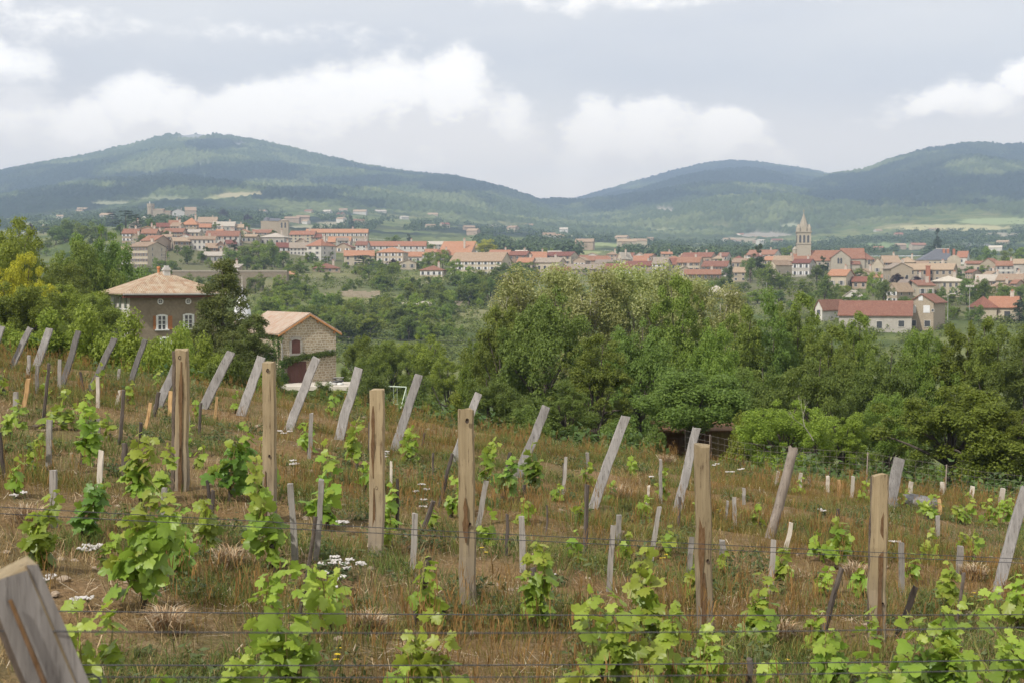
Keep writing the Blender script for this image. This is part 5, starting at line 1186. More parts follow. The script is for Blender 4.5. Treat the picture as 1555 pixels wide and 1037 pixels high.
NEAR = [ # px, top, width, Y, kind, var, label
(722,520,60,75,'walnut',1,'feathery light green tree at the left end of the wood',G1),
(765,470,120,66,'oak',0,'tall rounded oak at the left end of the dark wood',G1),
(830,452,150,60,'deep',0,'broad dark green oak, widest in the left of the wood',G1),
(800,413,110,100,'poplar',0,'pale aspen rising at the left end of the silvery tops',G1),
(850,408,105,98,'poplar',1,'second pale aspen, its crown touching the village roofs',G1),
(905,412,110,96,'poplar',0,'bushy pale aspen at the middle of the silvery tops',G1),
(955,406,105,98,'poplar',1,'pale aspen with bare white twigs beneath the dark red hall',G1),
(1005,408,95,96,'poplar',0,'pale aspen in front of the open hall roof',G1),
(1050,424,95,92,'poplar',1,'pale aspen left of the white pyramid roofed villa',G1),
(1095,440,90,92,'poplar',0,'lowest pale aspen at the right end of the silvery tops',G1),
(905,512,120,50,'oak',1,'mid green tree standing forward in the middle of the wood',G1),
(1030,425,110,74,'oak',1,'dark pointed tree rising between the pale aspens',G1),
(970,500,130,56,'deep',0,'rounded dark tree left of the timber hut',G1),
(1085,500,110,60,'oak',0,'olive green tree above the timber hut',G1),
(1125,470,110,72,'oak',1,'brownish green tree below the white gabled house',G1),
(1170,446,100,74,'deep',1,'slim dark tree below the church, highest right of the aspens',G1),
(1212,450,100,76,'oak',1,'tall tree with an upright crown left of the red barn roof',G1),
(1165,560,100,56,'deep',0,'dark low crown behind the fruit tree',G1),
(1260,500,110,66,'oak',1,'tree hiding the left half of the grey stone barn',G1),
(1300,480,90,70,'oak',1,'thin crowned tree in front of the grey stone barn',G1),
(1345,540,110,62,'deep',0,'wide dark tree below the white shuttered stone house',G1),
(1400,505,100,66,'oak',0,'tree whose top meets the foot of the shuttered house',G1),
(1460,495,100,66,'walnut',1,'light topped tree below the floodlight mast',G1),
(1510,488,100,64,'oak',1,'leafy tree below the orange roofed bungalow',G1),
(1560,500,120,62,'deep',1,'dark tree cut by the right edge of the view',G1),
(1240,545,120,48,'deep',0,'shady rounded tree behind the right side of the fruit tree',G1),
(1195,612,130,41,'bright',0,'bright green fruit tree with dead twigs right of the hut',G1),
(1280,630,90,42,'bright',1,'small bright tree with a forked bare branch',G1),
(1445,590,210,44,'walnut',0,'spreading walnut tree with a dark trunk at the right',G1),
(1540,620,120,43,'walnut',1,'leafy walnut tree at the right edge above the wire fence',G1),
(1350,600,110,50,'oak',0,'medium tree between the forked tree and the walnut',G1),
(1052,566,165,48.4,'canopy',0,'dark crown hanging over the timber hut roof',G1),
(1128,632,70,46,'shrub',0,'leafy bush against the right end of the timber hut',G1),
(995,648,50,46,'bush_dark',1,'dark bush at the left corner of the timber hut',G1),
(745,575,90,52,'deep',0,'dense dark tree at the field edge by the leaning boards',G1),
(860,580,110,47,'deep',1,'dark green tree at the field edge in the middle',G1),
(800,620,90,42,'bush_dark',0,'grey green bush at the grass edge left of centre',G1),
(940,640,90,44,'bush_dark',1,'dark bush at the grass edge left of the hut',G1),
(690,600,60,52,'shrub',0,'bright yellow green shrub at the valley edge of the field',G1),
(655,615,50,48,'shrub',1,'small light shrub beside the fifth grey board',G1),
(1330,690,90,46,'bush_dark',0,'dark undergrowth bush behind the wire fence, left of walnut',G1),
(1400,690,80,44,'bush_dark',1,'dark bush at the foot of the walnut trunk',G1),
(1650,500,150,58,'oak',0,'oak just past the right edge of the view',G1),
(1720,560,160,48,'walnut',1,'walnut tree past the right edge of the view',G1),
(-110,430,150,66,'bright',1,'bright tree past the left edge of the view',G2),
(1560,690,90,43,'bush_dark',0,'dark bush at the right edge behind the wire fence',G1),
(1445,700,90,50,'shrub',1,'light bush seen behind the walnut trunk',G1),
(1500,690,90,47,'bush_dark',1,'dark undergrowth bush behind the wire fence, right of walnut',G1),
# left
(8,336,135,88,'bright',0,'tall bright green tree cut by the left edge',G2),
(36,390,95,84,'gold',0,'golden yellow flowering tree at the left',G2),
(156,357,105,120,'deep',0,'tall dark round tree behind the villa roof',G2),
(118,370,110,116,'oak',0,'medium green tree touching the tall dark tree',G2),
(95,402,120,96,'oak',0,'olive green tree between the golden tree and the dark tree',G2),
(110,436,130,72,'bright',0,'spreading tree with thin twigs left of the villa',G2),
(30,436,140,60,'walnut',0,'large leafy walnut at the left edge below the golden tree',G2),
(75,476,120,44,'shrub',0,'bright green hazel shrub behind the left leaning boards',G2),
(-20,480,90,46,'shrub',1,'leafy shrub cut by the left edge',G2),
(140,470,120,44,'shrub',1,'dense bright shrub below the villa white wall',G2),
(205,478,115,42,'shrub',0,'bright shrub covering the foot of the villa',G2),
(252,508,90,39,'shrub',1,'low bright shrub right behind the tallest split post',G2),
(150,452,110,58,'oak',0,'twiggy green tree hiding the villa corner',G2),
(305,512,80,44,'shrub',0,'dark shrub under the villa window',G2),
(285,508,80,50,'shrub',0,'bush with sunlit leaves below the villa shutters',G2),
(262,496,70,48,'shrub',1,'bright bush covering the lower villa wall',G2),
(345,530,80,42,'bush_dark',1,'green elder shrub between the leaning boards and the cedar',G2),
(395,560,60,50,'shrub',1,'shrub at the foot of the cabin corner',G2),
(338,402,122,72,'conifer',0,'dark pointed conifer in front of the villa',G2),
(385,482,95,60,'conifer',1,'lower olive conifer with drooping sprays beside the cabin',G2),
(352,508,80,52,'conifer',2,'low blue green conifer in front of the pointed one',G2),
(488,580,52,80,'bush_dark',0,'round shrub in front of the cabin terrace',G2),
(548,512,70,120,'oak',0,'tree right behind the stone cabin',G2),
(590,520,80,112,'oak',0,'mid green tree behind the swing frame',G2),
(640,512,90,118,'bright',0,'rounded light green tree above the swing frame',G2),
(680,545,70,105,'bright',1,'light tree between the swing frame and the wood',G2),
(560,560,60,95,'bush_dark',1,'dark bush behind the seventh grey board',G2),
(640,575,50,85,'bush_dark',0,'dark bush right of the swing frame',G2),
(445,592,60,78,'bush_dark',1,'round shrub below the garage door of the cabin',G2),
(520,592,60,76,'shrub',1,'light shrub hiding the right end of the concrete terrace',G2),
(415,570,50,74,'shrub',0,'leafy shrub left of the garage door',G2),
(580,600,60,70,'bush_dark',0,'low dark bush left of the swing frame legs',G2),
(525,560,40,108,'shrub',0,'pale bush by the right wall of the cabin',G2),
]
for (px_, yt, wp, Y, kd, va, lb, g_) in NEAR: tree(px_, yt, wp, Y, kd, lb, 0, va, g_)
# dead branches in the fruit tree, fallen branch
def twigs(px_, py_, Y, label, seed, s=1.0):
    r_ = random.Random(seed); p = W(px_, py_, Y); b = MB()
    def grow(p, d, L, r0, dep):
        q_ = p+d*L; b.tube([p, p.lerp(q_, .5)+Vector((r_.uniform(-.05, .05), 0, r_.uniform(-.05, .05)))*L, q_], [r0, r0*.8, r0*.6], 5)
        if dep:
            for _ in range(2): grow(q_, (d+Vector((r_.uniform(-.7, .7), r_.uniform(-.4, .4), r_.uniform(-.3, .6)))).normalized(), L*r_.uniform(.55, .8), r0*.6, dep-1)
    grow(Vector((0, 0, 0)), Vector((-.55, -.2, .8)).normalized(), .9*s, .035*s, 4); o = b.build('dead_branch', M['trunk_pale']); o.location = p; tag(o, label, 'branch')
twigs(1235, 668, 38.5, 'bare grey dead branch sticking out of the fruit tree', 5, .5); twigs(1252, 728, 37, 'dead forked branch leaning at the foot of the fruit tree', 9, .3)
twigs(800, 520, 95, 'bare pale branches among the aspens at left', 3, 1.6)
# village trees
VT = [ # px, top, base, width, kind, label
(29,339,356,14,'conifer','small dark conifer left of the far white house'),(48,340,372,16,'purple','dark purplish tree by the far left house'),(105,334,366,36,'deep','dark tree left of the village'),(128,338,372,34,'oak','round tree below the long white wall at left'),
(85,345,372,30,'deep','dark tree at the left foot of the village hill'),(150,338,368,30,'oak','tree under the village hill, left of the cedars'),(172,322,345,22,'cedar','leftmost dark cedar beside the castle'),(192,320,348,28,'cedar','middle dark cedar beside the castle'),(208,326,352,22,'cedar','right dark cedar beside the castle'),
(229,332,348,14,'deep','small tree in front of the castle keep'),(285,374,402,26,'deep','dark round tree right of the tenement'),(270,373,388,14,'deep','small dark tree against the tan stone house'),(340,318,335,14,'purple','dark purple tree behind the barn'),(377,326,342,14,'purple','dark purple tree right of the long pale roof'),
(356,364,384,14,'conifer','little conifer at the corner of the dormer house'),(352,376,404,30,'oak','leafy tree right of the brick houses'),(375,368,400,34,'oak','green tree in the grove below the church'),(394,366,402,30,'bright','bright tree in the grove below the church'),(412,366,406,32,'oak','largest tree of the grove below the church'),
(430,382,410,30,'deep','dark tree at the right end of the grove'),(375,388,412,30,'deep','dark lower tree of the grove over the viaduct'),(400,390,414,34,'deep','second dark lower tree of the grove'),(245,392,414,28,'oak','bush at the foot of the tenement'),(262,396,418,26,'deep','dark bush under the ochre wall'),
(533,327,350,14,'conifer','lone tall dark conifer behind the long school'),(450,402,420,24,'deep','round tree by the viaduct arch'),(432,408,432,22,'deep','dark tree under the viaduct arch'),(375,412,436,30,'oak','tree in front of the viaduct arch'),
(598,358,372,26,'oak','olive tree behind the long terrace roof'),(621,356,370,12,'conifer','small conifer behind the long terrace roof'),(655,368,386,18,'oak','tree at the right end of the long terrace'),(652,384,412,26,'bright','bright tree left of the red hipped villa'),(672,380,408,26,'bright','bright tree above the red hipped villa'),
(552,388,414,36,'cedar','dark flat topped cedar before the orange roofed house'),(598,394,410,18,'purple','dark purple shrub below the balconies'),(736,364,390,38,'gold','olive gold tree above the apartment roof'),(831,377,394,22,'bright','bright small tree by the glowing roofs'),(880,372,394,13,'conifer','dark slim tree right of the red roofed house'),
(690,394,420,28,'bright','bright tree left of the apartment block'),(762,400,426,30,'deep','dark tree in front of the apartment gable'),(785,398,426,32,'deep','dark tree right of the apartment gable'),(803,408,430,26,'deep','dark bush below the cream house'),
(1109,393,432,10,'cypress','tall slim dark cypress beside the white house'),(1151,372,422,30,'conifer','big dark conifer in front of the tan house'),(1130,382,394,12,'deep','round dark tree left of the red brown roof'),(1139,392,430,24,'deep','dark tree under the big conifer'),(1166,400,440,34,'oak','green tree right of the big conifer'),(1185,414,440,34,'oak','spreading shrub below the pale gabled house'),
(1195,374,396,24,'bright','bright tree left of the bell tower'),(1250,390,424,20,'conifer','dark pointed tree before the church transept'),(1240,404,430,28,'deep','dark tree below the church nave'),(1252,418,462,36,'deep','large round dark pine left of the white shed'),(1220,424,444,30,'oak','pale green bush under the grey house'),
(1326,414,450,26,'bright','light green cedar below the apse'),(1342,426,464,28,'deep','dark round tree right of the light green cedar'),(1285,434,456,24,'bright','bright bush under the orange roof'),(1095,422,446,30,'deep','dark hedge left of the cypress foot'),(1075,428,450,26,'oak','shrub above the white pyramid roofed villa'),(1150,440,462,40,'bright','bright bush right of the white pyramid roofed villa'),
(1423,348,396,20,'spruce','tall dark spruce behind the slate manor'),(1500,374,400,24,'oak','green tree behind the tan gabled house'),(1530,378,402,26,'bright','bright tree at the right edge skyline, left one'),(1552,376,400,26,'bright','bright tree at the right edge skyline, right one'),(1362,416,436,24,'purple','round purple plum tree below the tan gable'),(1392,420,438,22,'purple','round purple plum tree before the mill chimney'),
(1448,407,424,34,'deep','low dark shrub below the slate manor'),(1472,405,420,20,'deep','dark bush right of the slate manor'),(1468,424,464,40,'deep','big dark tree left of the floodlight mast'),(1492,424,464,34,'deep','big dark tree right of the floodlight mast'),(1527,430,456,26,'oak','olive tree behind the orange roofed bungalow'),(1549,444,492,30,'spruce','blue spruce at the right edge by the bungalow'),
(1486,464,494,24,'deep','small dark tree in front of the bungalow'),(1447,462,486,18,'oak','bush beside the street lamp'),(1412,440,462,12,'deep','bush between shuttered house and white wall'),(1430,436,470,20,'deep','dark tree right of the cream town house'),(280,416,440,26,'oak','bush at the left foot of the viaduct wall'),(352,418,444,28,'bright','light tree before the middle of the viaduct'),(388,416,446,32,'oak','rounded tree before the right half of the viaduct'),(424,418,446,26,'bright','light tree at the right end of the viaduct'),(304,420,442,22,'deep','dark bush before the viaduct wall'),(326,414,440,28,'oak','tree before the viaduct wall, left of the conifer top'),(1310,446,470,26,'oak','bush above the long red barn roof'),(1120,448,470,40,'oak','bush over the aspen tops right of the villa'),
]
for (px_, yt, yb, wp, kd, lb) in VT: tree(px_, yt, wp, None, kd, lb, 1, 0, 'trees among the village houses', yb=yb)
vz = random.Random(31)
for (xa, xb, ya_, yb_, n_, lb) in [(55,190,345,402,26,'on the wooded flank left of the old village'),(190,480,392,424,20,'on the terraces under the old village'),(200,470,345,390,12,'between the roofs of the old village'),(480,700,392,414,10,'between the houses under the long school'),(800,1110,404,425,12,'between the central roofs'),(1110,1330,405,470,32,'in the gardens below the church'),(1330,1555,405,495,38,'between the houses at the right end')]:
    for _ in range(n_):
        x, y = vz.uniform(xa, xb), vz.uniform(ya_, yb_); kd = vz.choice(['oak', 'deep', 'deep', 'bright', 'oak']); hh = vz.uniform(9, 19)
        dsc = {'oak': 'mid green', 'deep': 'dark green', 'bright': 'light green'}[kd]
        tree(x, y-hh, hh*vz.uniform(.9, 1.5), None, kd, f'small {dsc} garden tree {lb}', 1, vz.choice([0, 1]), f'{dsc} garden trees {lb}', yb=y)
# valley side trees: individuals, with labels by zone
def zone_of(x, y):
    if y < 430: return 'just under the village houses'
    if x < 520: return 'on the slope above the stone cabin'
    if x < 600: return 'around the long terrace wall'
    if x < 700: return 'around the pale shed roofs'
    return 'on the dark slope left of the aspens'
vr = random.Random(8); n = 0
while n < 235:
    x, y = vr.uniform(395, 800), vr.uniform(408, 520)
    if x > 700 and y > 470: continue
    if 684 < x < 760 and y < 424: continue
    if (500 < x < 585 and 446 < y < 466) or (580 < x < 660 and 462 < y < 476): continue
    if y < 432 and (262 < x < 436 or vr.random() < .55): continue
    Yh = hit(x, y, 200)
    if Yh is None: continue
    ks = vr.choices(['oak', 'deep', 'bright', 'bush_dark', 'shrub'], [3, 1.6 if x < 690 else 4, 4 if x < 690 else .8, 1, 3])[0]
    if ks in ('bush_dark', 'shrub'): hh = vr.uniform(1.6, 3.2)
    else: hh = vr.uniform(2.8, 6.2) if x < 700 else vr.uniform(4.5, 9)
    yt = y-hh/Yh*F; wp = hh*vr.uniform(.8, 1.3)/Yh*F
    dsc = {'oak': 'mid green', 'deep': 'dark green', 'bright': 'light green', 'bush_dark': 'low dark', 'shrub': 'low bright'}[ks]
    tree(x, yt, wp, Yh, ks, f'{dsc} {"bush" if "b" == ks[0] and ks != "bright" or ks == "shrub" else "tree"} {zone_of(x, y)}', 1, vr.choice([0, 1]) if ks in ('oak', 'deep', 'bright') else 0, f'valley side {dsc} growth {zone_of(x, y)}'); n += 1
for (x, y, lb) in ((516,506,'yellow broom bush left of the far slope path'), (560,497,'yellow broom bush on the slope above the cabin'), (572,470,'yellow flowering broom beside the tin shed')):
    tree(x, y-7, 16, None, 'gold', lb, 1, 0, yb=y)
# far woodland beyond the villages: one mass
def woodland():
    r2 = np.random.default_rng(12); C = []; Rr = []; n = 0; tries = 0
    P = r2.random((26000, 2)); px_ = -40+1640*P[:, 0]; py_ = 298+96*P[:, 1]
    for a, b_ in zip(px_, py_):
        Yh = None
        if fbm(np.array([a/46]), np.array([b_/9]), 88, 3)[0] < .44: continue
        fm = any(((a-f[0])/f[2])**2+((b_-f[1])/f[3])**2 < 1.3 for f in FIELDS)
        if fm: continue
        Yh = hit(a, b_, 1050)
        if Yh is None or Yh > 3300 or (a < 720 and b_ > 352): continue
        p = W(a, b_, Yh); r_ = r2.uniform(2.4, 5.2); C.append((p.x, p.y, p.z+r_*.8)); Rr.append(r_); n += 1
        if n >= 6500: break
    V, Fq = leaves(r2, C, Rr, np.full(len(C), 34), 2.3, 1.05, .4, .75, .5, 1.0)
    tag(link('far_woodland', npmesh('far_woodland', V, Fq, leafmat('far foliage', (.045,.075,.024), (.075,.115,.034), (.11,.15,.05), .2))), 'woods and hedgerow trees on the foothills behind the villages', 'woodland', kind='stuff')
woodland()
# scrub cover of the near valley sides (uncountable undergrowth)
def scrub():
    r2 = np.random.default_rng(14); C = []; Rr = []
    for _ in range(7500):
        a, b_ = r2.uniform(-40, 1600), r2.uniform(404, 560)
        if a < 190: b_ -= r2.uniform(0, 60)
        Yh = hit(a, b_, 170)
        if Yh is None or Yh > 800: continue
        if b_ < 425 and (r2.random() < .6 or 655 < a): continue
        if (505 < a < 580 and 442 < b_ < 458) or (262 < a < 436 and b_ < 440 and r2.random() < .7): continue
        if 1440 < a < 1475 and b_ > 470: continue
        if fbm(np.array([a/30]), np.array([b_/12]), 89, 3)[0] < .40: continue
        p = W(a, b_, Yh); r_ = r2.uniform(.7, 2.0); C.append((p.x, p.y, p.z+r_*.3)); Rr.append(r_)
    V, Fq = leaves(r2, C, Rr, np.full(len(C), 60), .55, .8, 1.0, .7, .5)
    tag(link('valley_scrub', npmesh('valley_scrub', V, Fq, leafmat('scrub leaf', (.095,.13,.026), (.155,.20,.042), (.24,.28,.07), .35))), 'continuous green undergrowth covering the valley side', 'undergrowth', kind='stuff')
scrub()
# undergrowth at the foot of the near wood and hedge
def undergrowth():
    r2 = np.random.default_rng(15); n = 1500; t = r2.uniform(-.42, .42, n); y = r2.uniform(31, 60, n); x = t*y
    k = ~((t > .10) & (t < .17) & (y < 51)) & (r2.random(n) < np.where(t > .12, .8, 1)); x, y = x[k], y[k]; z = H(x, y); r_ = r2.uniform(.3, .8, len(x))
    V, Fq = leaves(r2, np.stack([x, y, z+r_*.4], -1), r_, np.full(len(x), 90), .16, .8, .5, .6, .3)
    tag(link('undergrowth', npmesh('undergrowth', V, Fq, leafmat('undergrowth leaf', (.04,.075,.018), (.075,.125,.028), (.12,.175,.045), .3))), 'tangled undergrowth beyond the edge of the vineyard', 'undergrowth', kind='stuff')
undergrowth()
# ------------------------------------------------------------------ posts
def along(A, B, prof, seed, rings=9, wob=.006, chip=.01):
    """irregular sawn timber: profile PROF (x,y) swept from A to B (local to A)"""
    r_ = random.Random(seed); d = (B-A); Ln = d.length; t = d.normalized(); b = MB(); n = len(prof)
    ux = Vector((1, 0, 0))-t*t.x; ux.normalize(); uy = t.cross(ux)
    if uy.y < 0: uy = -uy
    ox = oy = 0
    for i in range(rings+1):
        f = i/rings; ox += r_.uniform(-wob, wob); oy += r_.uniform(-wob, wob); s = 1.06-.1*f
        for (x, y) in prof:
            e = r_.uniform(-chip, chip) if i == rings else 0
            b.v.append(tuple(t*(Ln*f+e)+ux*(x*s+ox+r_.uniform(-.0025, .0025))+uy*(y*s+oy+r_.uniform(-.0025, .0025))))
    for i in range(rings):
        for k in range(n): b.f.append((i*n+k, i*n+(k+1) % n, (i+1)*n+(k+1) % n, (i+1)*n+k)); b.m.append(0)
    b.f.append(tuple(range(n))[::-1]); b.m.append(0); e = rings*n; b.f.append(tuple(e+k for k in range(n))); b.m.append(0)
    return b, ux, uy, t
def ground_pt(px_, py_, dz=.12):
    Y = hit(px_, py_, 2.2); p = W(px_, py_, Y); return p, Y
THICK = [ # px top, y top, px base, y base, width px, label
(275.5,531,274,742,20,'thick split post with a dark bark edge and rust stains, before the hedge'),
(409,549,408,792,20,'plain smooth brown post in front of the stone cabin, vine at its foot'),
(571,591,570,842,23,'thick brown post with a long dark open crack near its foot'),
(711,622,712,914,25,'thick brown post with a square sawn top, greying towards its base'),
(1074,675,1073,972,25,'thick knotty post with a cracked left edge, base behind the vines'),
(1340,720,1334,975,26,'thick half round post with dark bark on its left side')]
for i, (xt, yt, xb, yb, wp, lb) in enumerate(THICK):
    B, Y = ground_pt(xb, yb); T_ = W(xt, yt, Y-.02); w = wp/F*Y; A = B-(T_-B).normalized()*.25; hw = w/2
    prof = [(-hw, -.018), (-hw*.9, -.04), (-hw*.2, -.048), (hw*.8, -.043), (hw, -.02), (hw*1.0, .03), (hw*.4, .055), (-hw*.5, .058), (-hw*.95, .03)]
    b, ux, uy, t = along(A, T_, prof, 50+i, 14, .0075, .014); o = b.build('vineyard_post', M['wood_new']); o.location = A
    tag(o, lb, 'post', 'thick split timber vineyard posts'); Ln = (T_-A).length
    for (f, xx, rz) in ((.955, -.05, .016), (.50 if i != 5 else .36, .1 if i != 4 else .0, .013)):
        c = t*(Ln*f)+ux*(hw*xx*2)+uy*(-.051); kb = MB(); n = 9
        kb.add([tuple(c+ux*(rz*math.cos(2*PI*k/n)*(1 if k % 2 else .8))+t*(rz*1.25*math.sin(2*PI*k/n))) for k in range(n)]+[tuple(c+uy*.012)], [(k, (k+1) % n, n) for k in range(n)]); kb.build('knot', M['knot'], o)
    # cracks / rust streaks and bark edge
    segs = {0: [(.32, .93, .12), (.05, .42, .1)], 1: [(.06, .42, -.5)], 2: [(.03, .5, -.1), (.55, .92, -.25)], 3: [(.42, .62, -.25)], 4: [(.04, .45, -.35), (.3, .97, -.8)], 5: [(.03, .9, -.2)]}[i]
    for (f0, f1, xx) in segs:
        r_ = random.Random(i*9+int(f0*50)); cb_ = MB(); n = 9; Lp, Rp = [], []; x0 = xx*hw
        for k in range(n+1):
            f = f0+(f1-f0)*k/n; wd = (.004+.014*math.sin(PI*k/n))*r_.uniform(.6, 1.4); x0 += r_.uniform(-.003, .003); base = t*(Ln*f)+uy*(-.0535)
            Lp.append(tuple(base+ux*(x0-wd))); Rp.append(tuple(base+ux*(x0+wd)))
        cb_.add(Lp+Rp+[tuple(Vector(p)+uy*.02) for p in Lp]+[tuple(Vector(p)+uy*.02) for p in Rp], [(k, n+1+k, n+2+k, k+1) for k in range(n)]+[(2*n+2+k, k, k+1, 2*n+3+k) for k in range(n)]+[(n+1+k, 3*n+3+k, 3*n+4+k, n+2+k) for k in range(n)]); cb_.build('crack', M['crack'], o)
    if i in (0, 5, 4):
        r_ = random.Random(i); bb = MB(); n = 12
        pts = [t*(Ln*(.02+.97*k/n))+ux*(-hw*1.0+r_.uniform(-.004, .004))+uy*(.0+r_.uniform(-.006, .006)) for k in range(n+1)]
        bb.tube(pts, [(.028 if i != 4 else .014)*r_.uniform(.75, 1.15) for _ in pts], 7); bb.build('bark_edge', M['bark'], o)
LEAN = [ # top, base, width px, label, kind
(4,495,-22,560,9,'g','first grey leaning board, cut by the left edge'),(42,497,15,560,10,'g','pale thin leaning board second from the left edge'),(75,499,53,562,13,'g','broad grey leaning board third from the left edge'),
(117,503,93,583,10,'g','dark grey leaning board fourth from the left edge'),(173,514,138,592,11,'g','strongly tilted dark board left of the villa front'),(219,516,199,580,9,'g','thin dark leaning board below the villa white wall'),
(268,556,242,618,15,'g','short grey board mostly hidden behind the bark edged post'),(348,534,308,620,16,'g','long brownish grey board leaning right of the bark edged post'),(397,542,365,632,16,'g','wide pale grey board leaning just left of the smooth post'),
(480,543,438,655,15,'g','long pale board leaning in front of the cabin garage door'),(547,559,516,668,16,'g','grey board leaning right of the cabin, before the terrace'),(635,569,600,682,15,'g','grey board leaning beside the swing frame'),
(727,598,690,700,14,'g','grey leaning board half hidden by the square topped post'),(826,617,784,724,16,'g','pale grey board leaning alone right of the square topped post'),(951,632,900,772,17,'g','long pale twisted board left of the timber hut'),
(1060,650,1029,778,15,'g','upright pale board leaning just left of the knotty post'),(1205,679,1169,818,17,'r','round grey brown pole leaning below the fruit tree'),(1368,697,1350,775,20,'g','broad pale board rising behind the half round post'),
(1556,740,1512,910,19,'g','tall grey board leaning at the right edge')]
for i, (xt, yt, xb, yb, wp, kd, lb) in enumerate(LEAN):
    B, Y = ground_pt(xb, yb); T_ = W(xt, yt, Y+.18); w = wp*.88/F*Y; A = B-(T_-B).normalized()*.2; hw = w/2
    if kd == 'g': prof = [(-hw, -.02), (-hw*.85, -.026), (hw*.9, -.024), (hw, -.016), (hw*.97, .022), (-hw*.95, .024)]
    else: prof = [(hw*math.cos(2*PI*k/10), hw*math.sin(2*PI*k/10)) for k in range(10)]
    b, ux, uy, t = along(A, T_, prof, 150+i, 9, .0085, .018); o = b.build('leaning_post', (M['wood_dark'] if i in (3, 4, 5) else M['wood_grey']) if kd == 'g' else M['wood_round'], smooth=kd == 'r'); o.location = A
    tag(o, lb, 'post', 'grey leaning end posts of the vine rows')
# near post at the lower left, with its wire tie
def near_post():
    Y = 2.6; T_ = W(14, 865, Y); A = Vector((T_.x+.62, Y+.22, hz(T_.x+.62, Y)-.1)); hw = .05
    prof = [(-hw, -hw), (-hw*.2, -hw*1.04), (hw*.55, -hw*.98), (hw*.62, -hw*.82), (hw, -hw*.88), (hw*1.02, hw), (-hw, hw)]
    ca, sa = math.cos(R(32)), math.sin(R(32)); prof = [(x*ca-y*sa, x*sa+y*ca) for x, y in prof]
    b, ux, uy, t = along(A, T_, prof, 7, 12, .003, .006); npf = len(prof); b.m = [1 if i < npf*12 and i % npf in (5, 6) else (2 if i >= npf*12 else (2 if i % npf == 2 else 0)) for i in range(len(b.f))]
    o = b.build('vineyard_post', [M['wood_grey'], M['bark'], M['wood_new']]); o.location = A
    tag(o, 'close grey squared post leaning at the lower left corner with wire round it', 'post', None)
    Ln = (T_-A).length
    for k, f in enumerate((.86, .845)):
        n = 14; pts = []
        for j in range(n+1):
            a = 2*PI*j/n; e = .075; pts.append(t*(Ln*f+.02*math.sin(a*1+k))+ux*(math.cos(a)*e)+uy*(math.sin(a)*e))
        w_ = MB(); w_.tube(pts, .0022, 5); w_.build('wire_tie', M['wire'], o)
    s = MB(); pts = [t*(Ln*f)+ux*(.012)+uy*(-.0695) for f in (.55, .7, .85, .98)]; s.tube(pts, [.004, .006, .006, .004], 5); s.build('rust_streak', M['crack'], o)
near_post()
# ------------------------------------------------------------------ stakes
STK = [(42,575,35,628,'o',6),(76,552,64,650,'d',6),(22,595,22,632,'g',7),(43,540,42,575,'g',5),(60,554,57,596,'g',5),(90,545,91,598,'g',5),(10,577,10,598,'o',5),(120,565,129,604,'d',5),(149,572,149,620,'p',5),(183,592,178,618,'p',5),
(189,592,181,674,'d',6),(239,595,233,632,'d',7),(229,612,221,652,'o',5),(259,594,258,632,'o',6),(216,641,216,676,'d',7),(189,672,189,724,'d',9),(72,637,74,722,'g',8),(1,657,7,726,'d',7),(82,714,82,800,'s',10),(152,683,138,820,'p',8),
(149,636,150,662,'g',5),(306,612,303,660,'d',5),(328,602,326,646,'o',4),(286,622,286,654,'g',5),(310,731,321,776,'d',6),(324,744,325,800,'d',7),(489,727,481,850,'g',8),(472,627,470,695,'g',6),(179,560,179,576,'g',4),
(247,740,252,885,'g',9),(441,735,448,862,'g',9),(659,687,657,720,'d',4),(642,657,640,680,'d',4),(594,700,592,745,'p',4),(603,727,603,804,'d',5),(690,690,669,768,'d',6),(740,730,727,800,'g',8),(774,687,763,756,'d',6),(860,694,857,750,'g',5),
(893,687,893,712,'g',5),(797,735,797,762,'d',6),(653,760,640,806,'d',8),(632,779,627,872,'s',9),(771,781,770,844,'d',6),(794,784,794,868,'s',9),(831,767,829,812,'d',3),(893,735,888,842,'d',7),(938,782,940,822,'g',8),(929,797,924,896,'s',8),
(1000,769,989,850,'g',7),(983,737,981,772,'p',4),(1003,697,1003,764,'g',5),(648,845,628,954,'d',10),(806,862,815,905,'d',9),(677,924,674,946,'d',7),(1031,754,1030,804,'d',5),(1115,754,1115,804,'g',6),(1130,741,1130,767,'g',5),
(1049,814,1045,884,'g',8),(1098,820,1099,848,'g',9),(1202,793,1193,836,'p',6),(1174,818,1168,902,'s',8),(1274,772,1275,792,'d',6),(1369,823,1369,902,'s',8),(1423,782,1424,822,'g',6),(1461,829,1457,874,'g',9),(1462,869,1455,946,'d',6),
(1427,757,1428,786,'o',5),(1514,775,1514,794,'o',8),(1180,715,1178,738,'p',5),(1218,718,1215,744,'p',5),(1258,722,1257,746,'p',5),(1296,723,1293,756,'p',5),(1274,729,1274,760,'o',5),(1384,731,1381,754,'p',6),(1430,731,1430,752,'p',6),(1477,738,1474,762,'p',6),
(1523,741,1518,778,'p',7),(1230,724,1230,740,'g',4),(1328,736,1328,752,'g',4),(1276,862,1244,976,'d',10),(1394,892,1366,964,'d',10),(1141,1001,1138,1060,'d',11),(480,784,452,945,'v',6),(561,640,560,690,'d',5),(855,704,853,745,'d',4),(1105,760,1104,790,'g',4)]
SM = {'o': ('stake_tan', 'tan'), 'd': ('stake_dark', 'dark'), 'g': ('stake_grey', 'grey'), 'p': ('stake_pale', 'pale'), 's': ('stake_grey', 'square grey'), 'v': ('vine_bark', 'crooked dark')}
TPX = [274, 408, 570, 712, 1073, 1334]; ON = ['first', 'second', 'third', 'fourth', 'fifth', 'sixth']
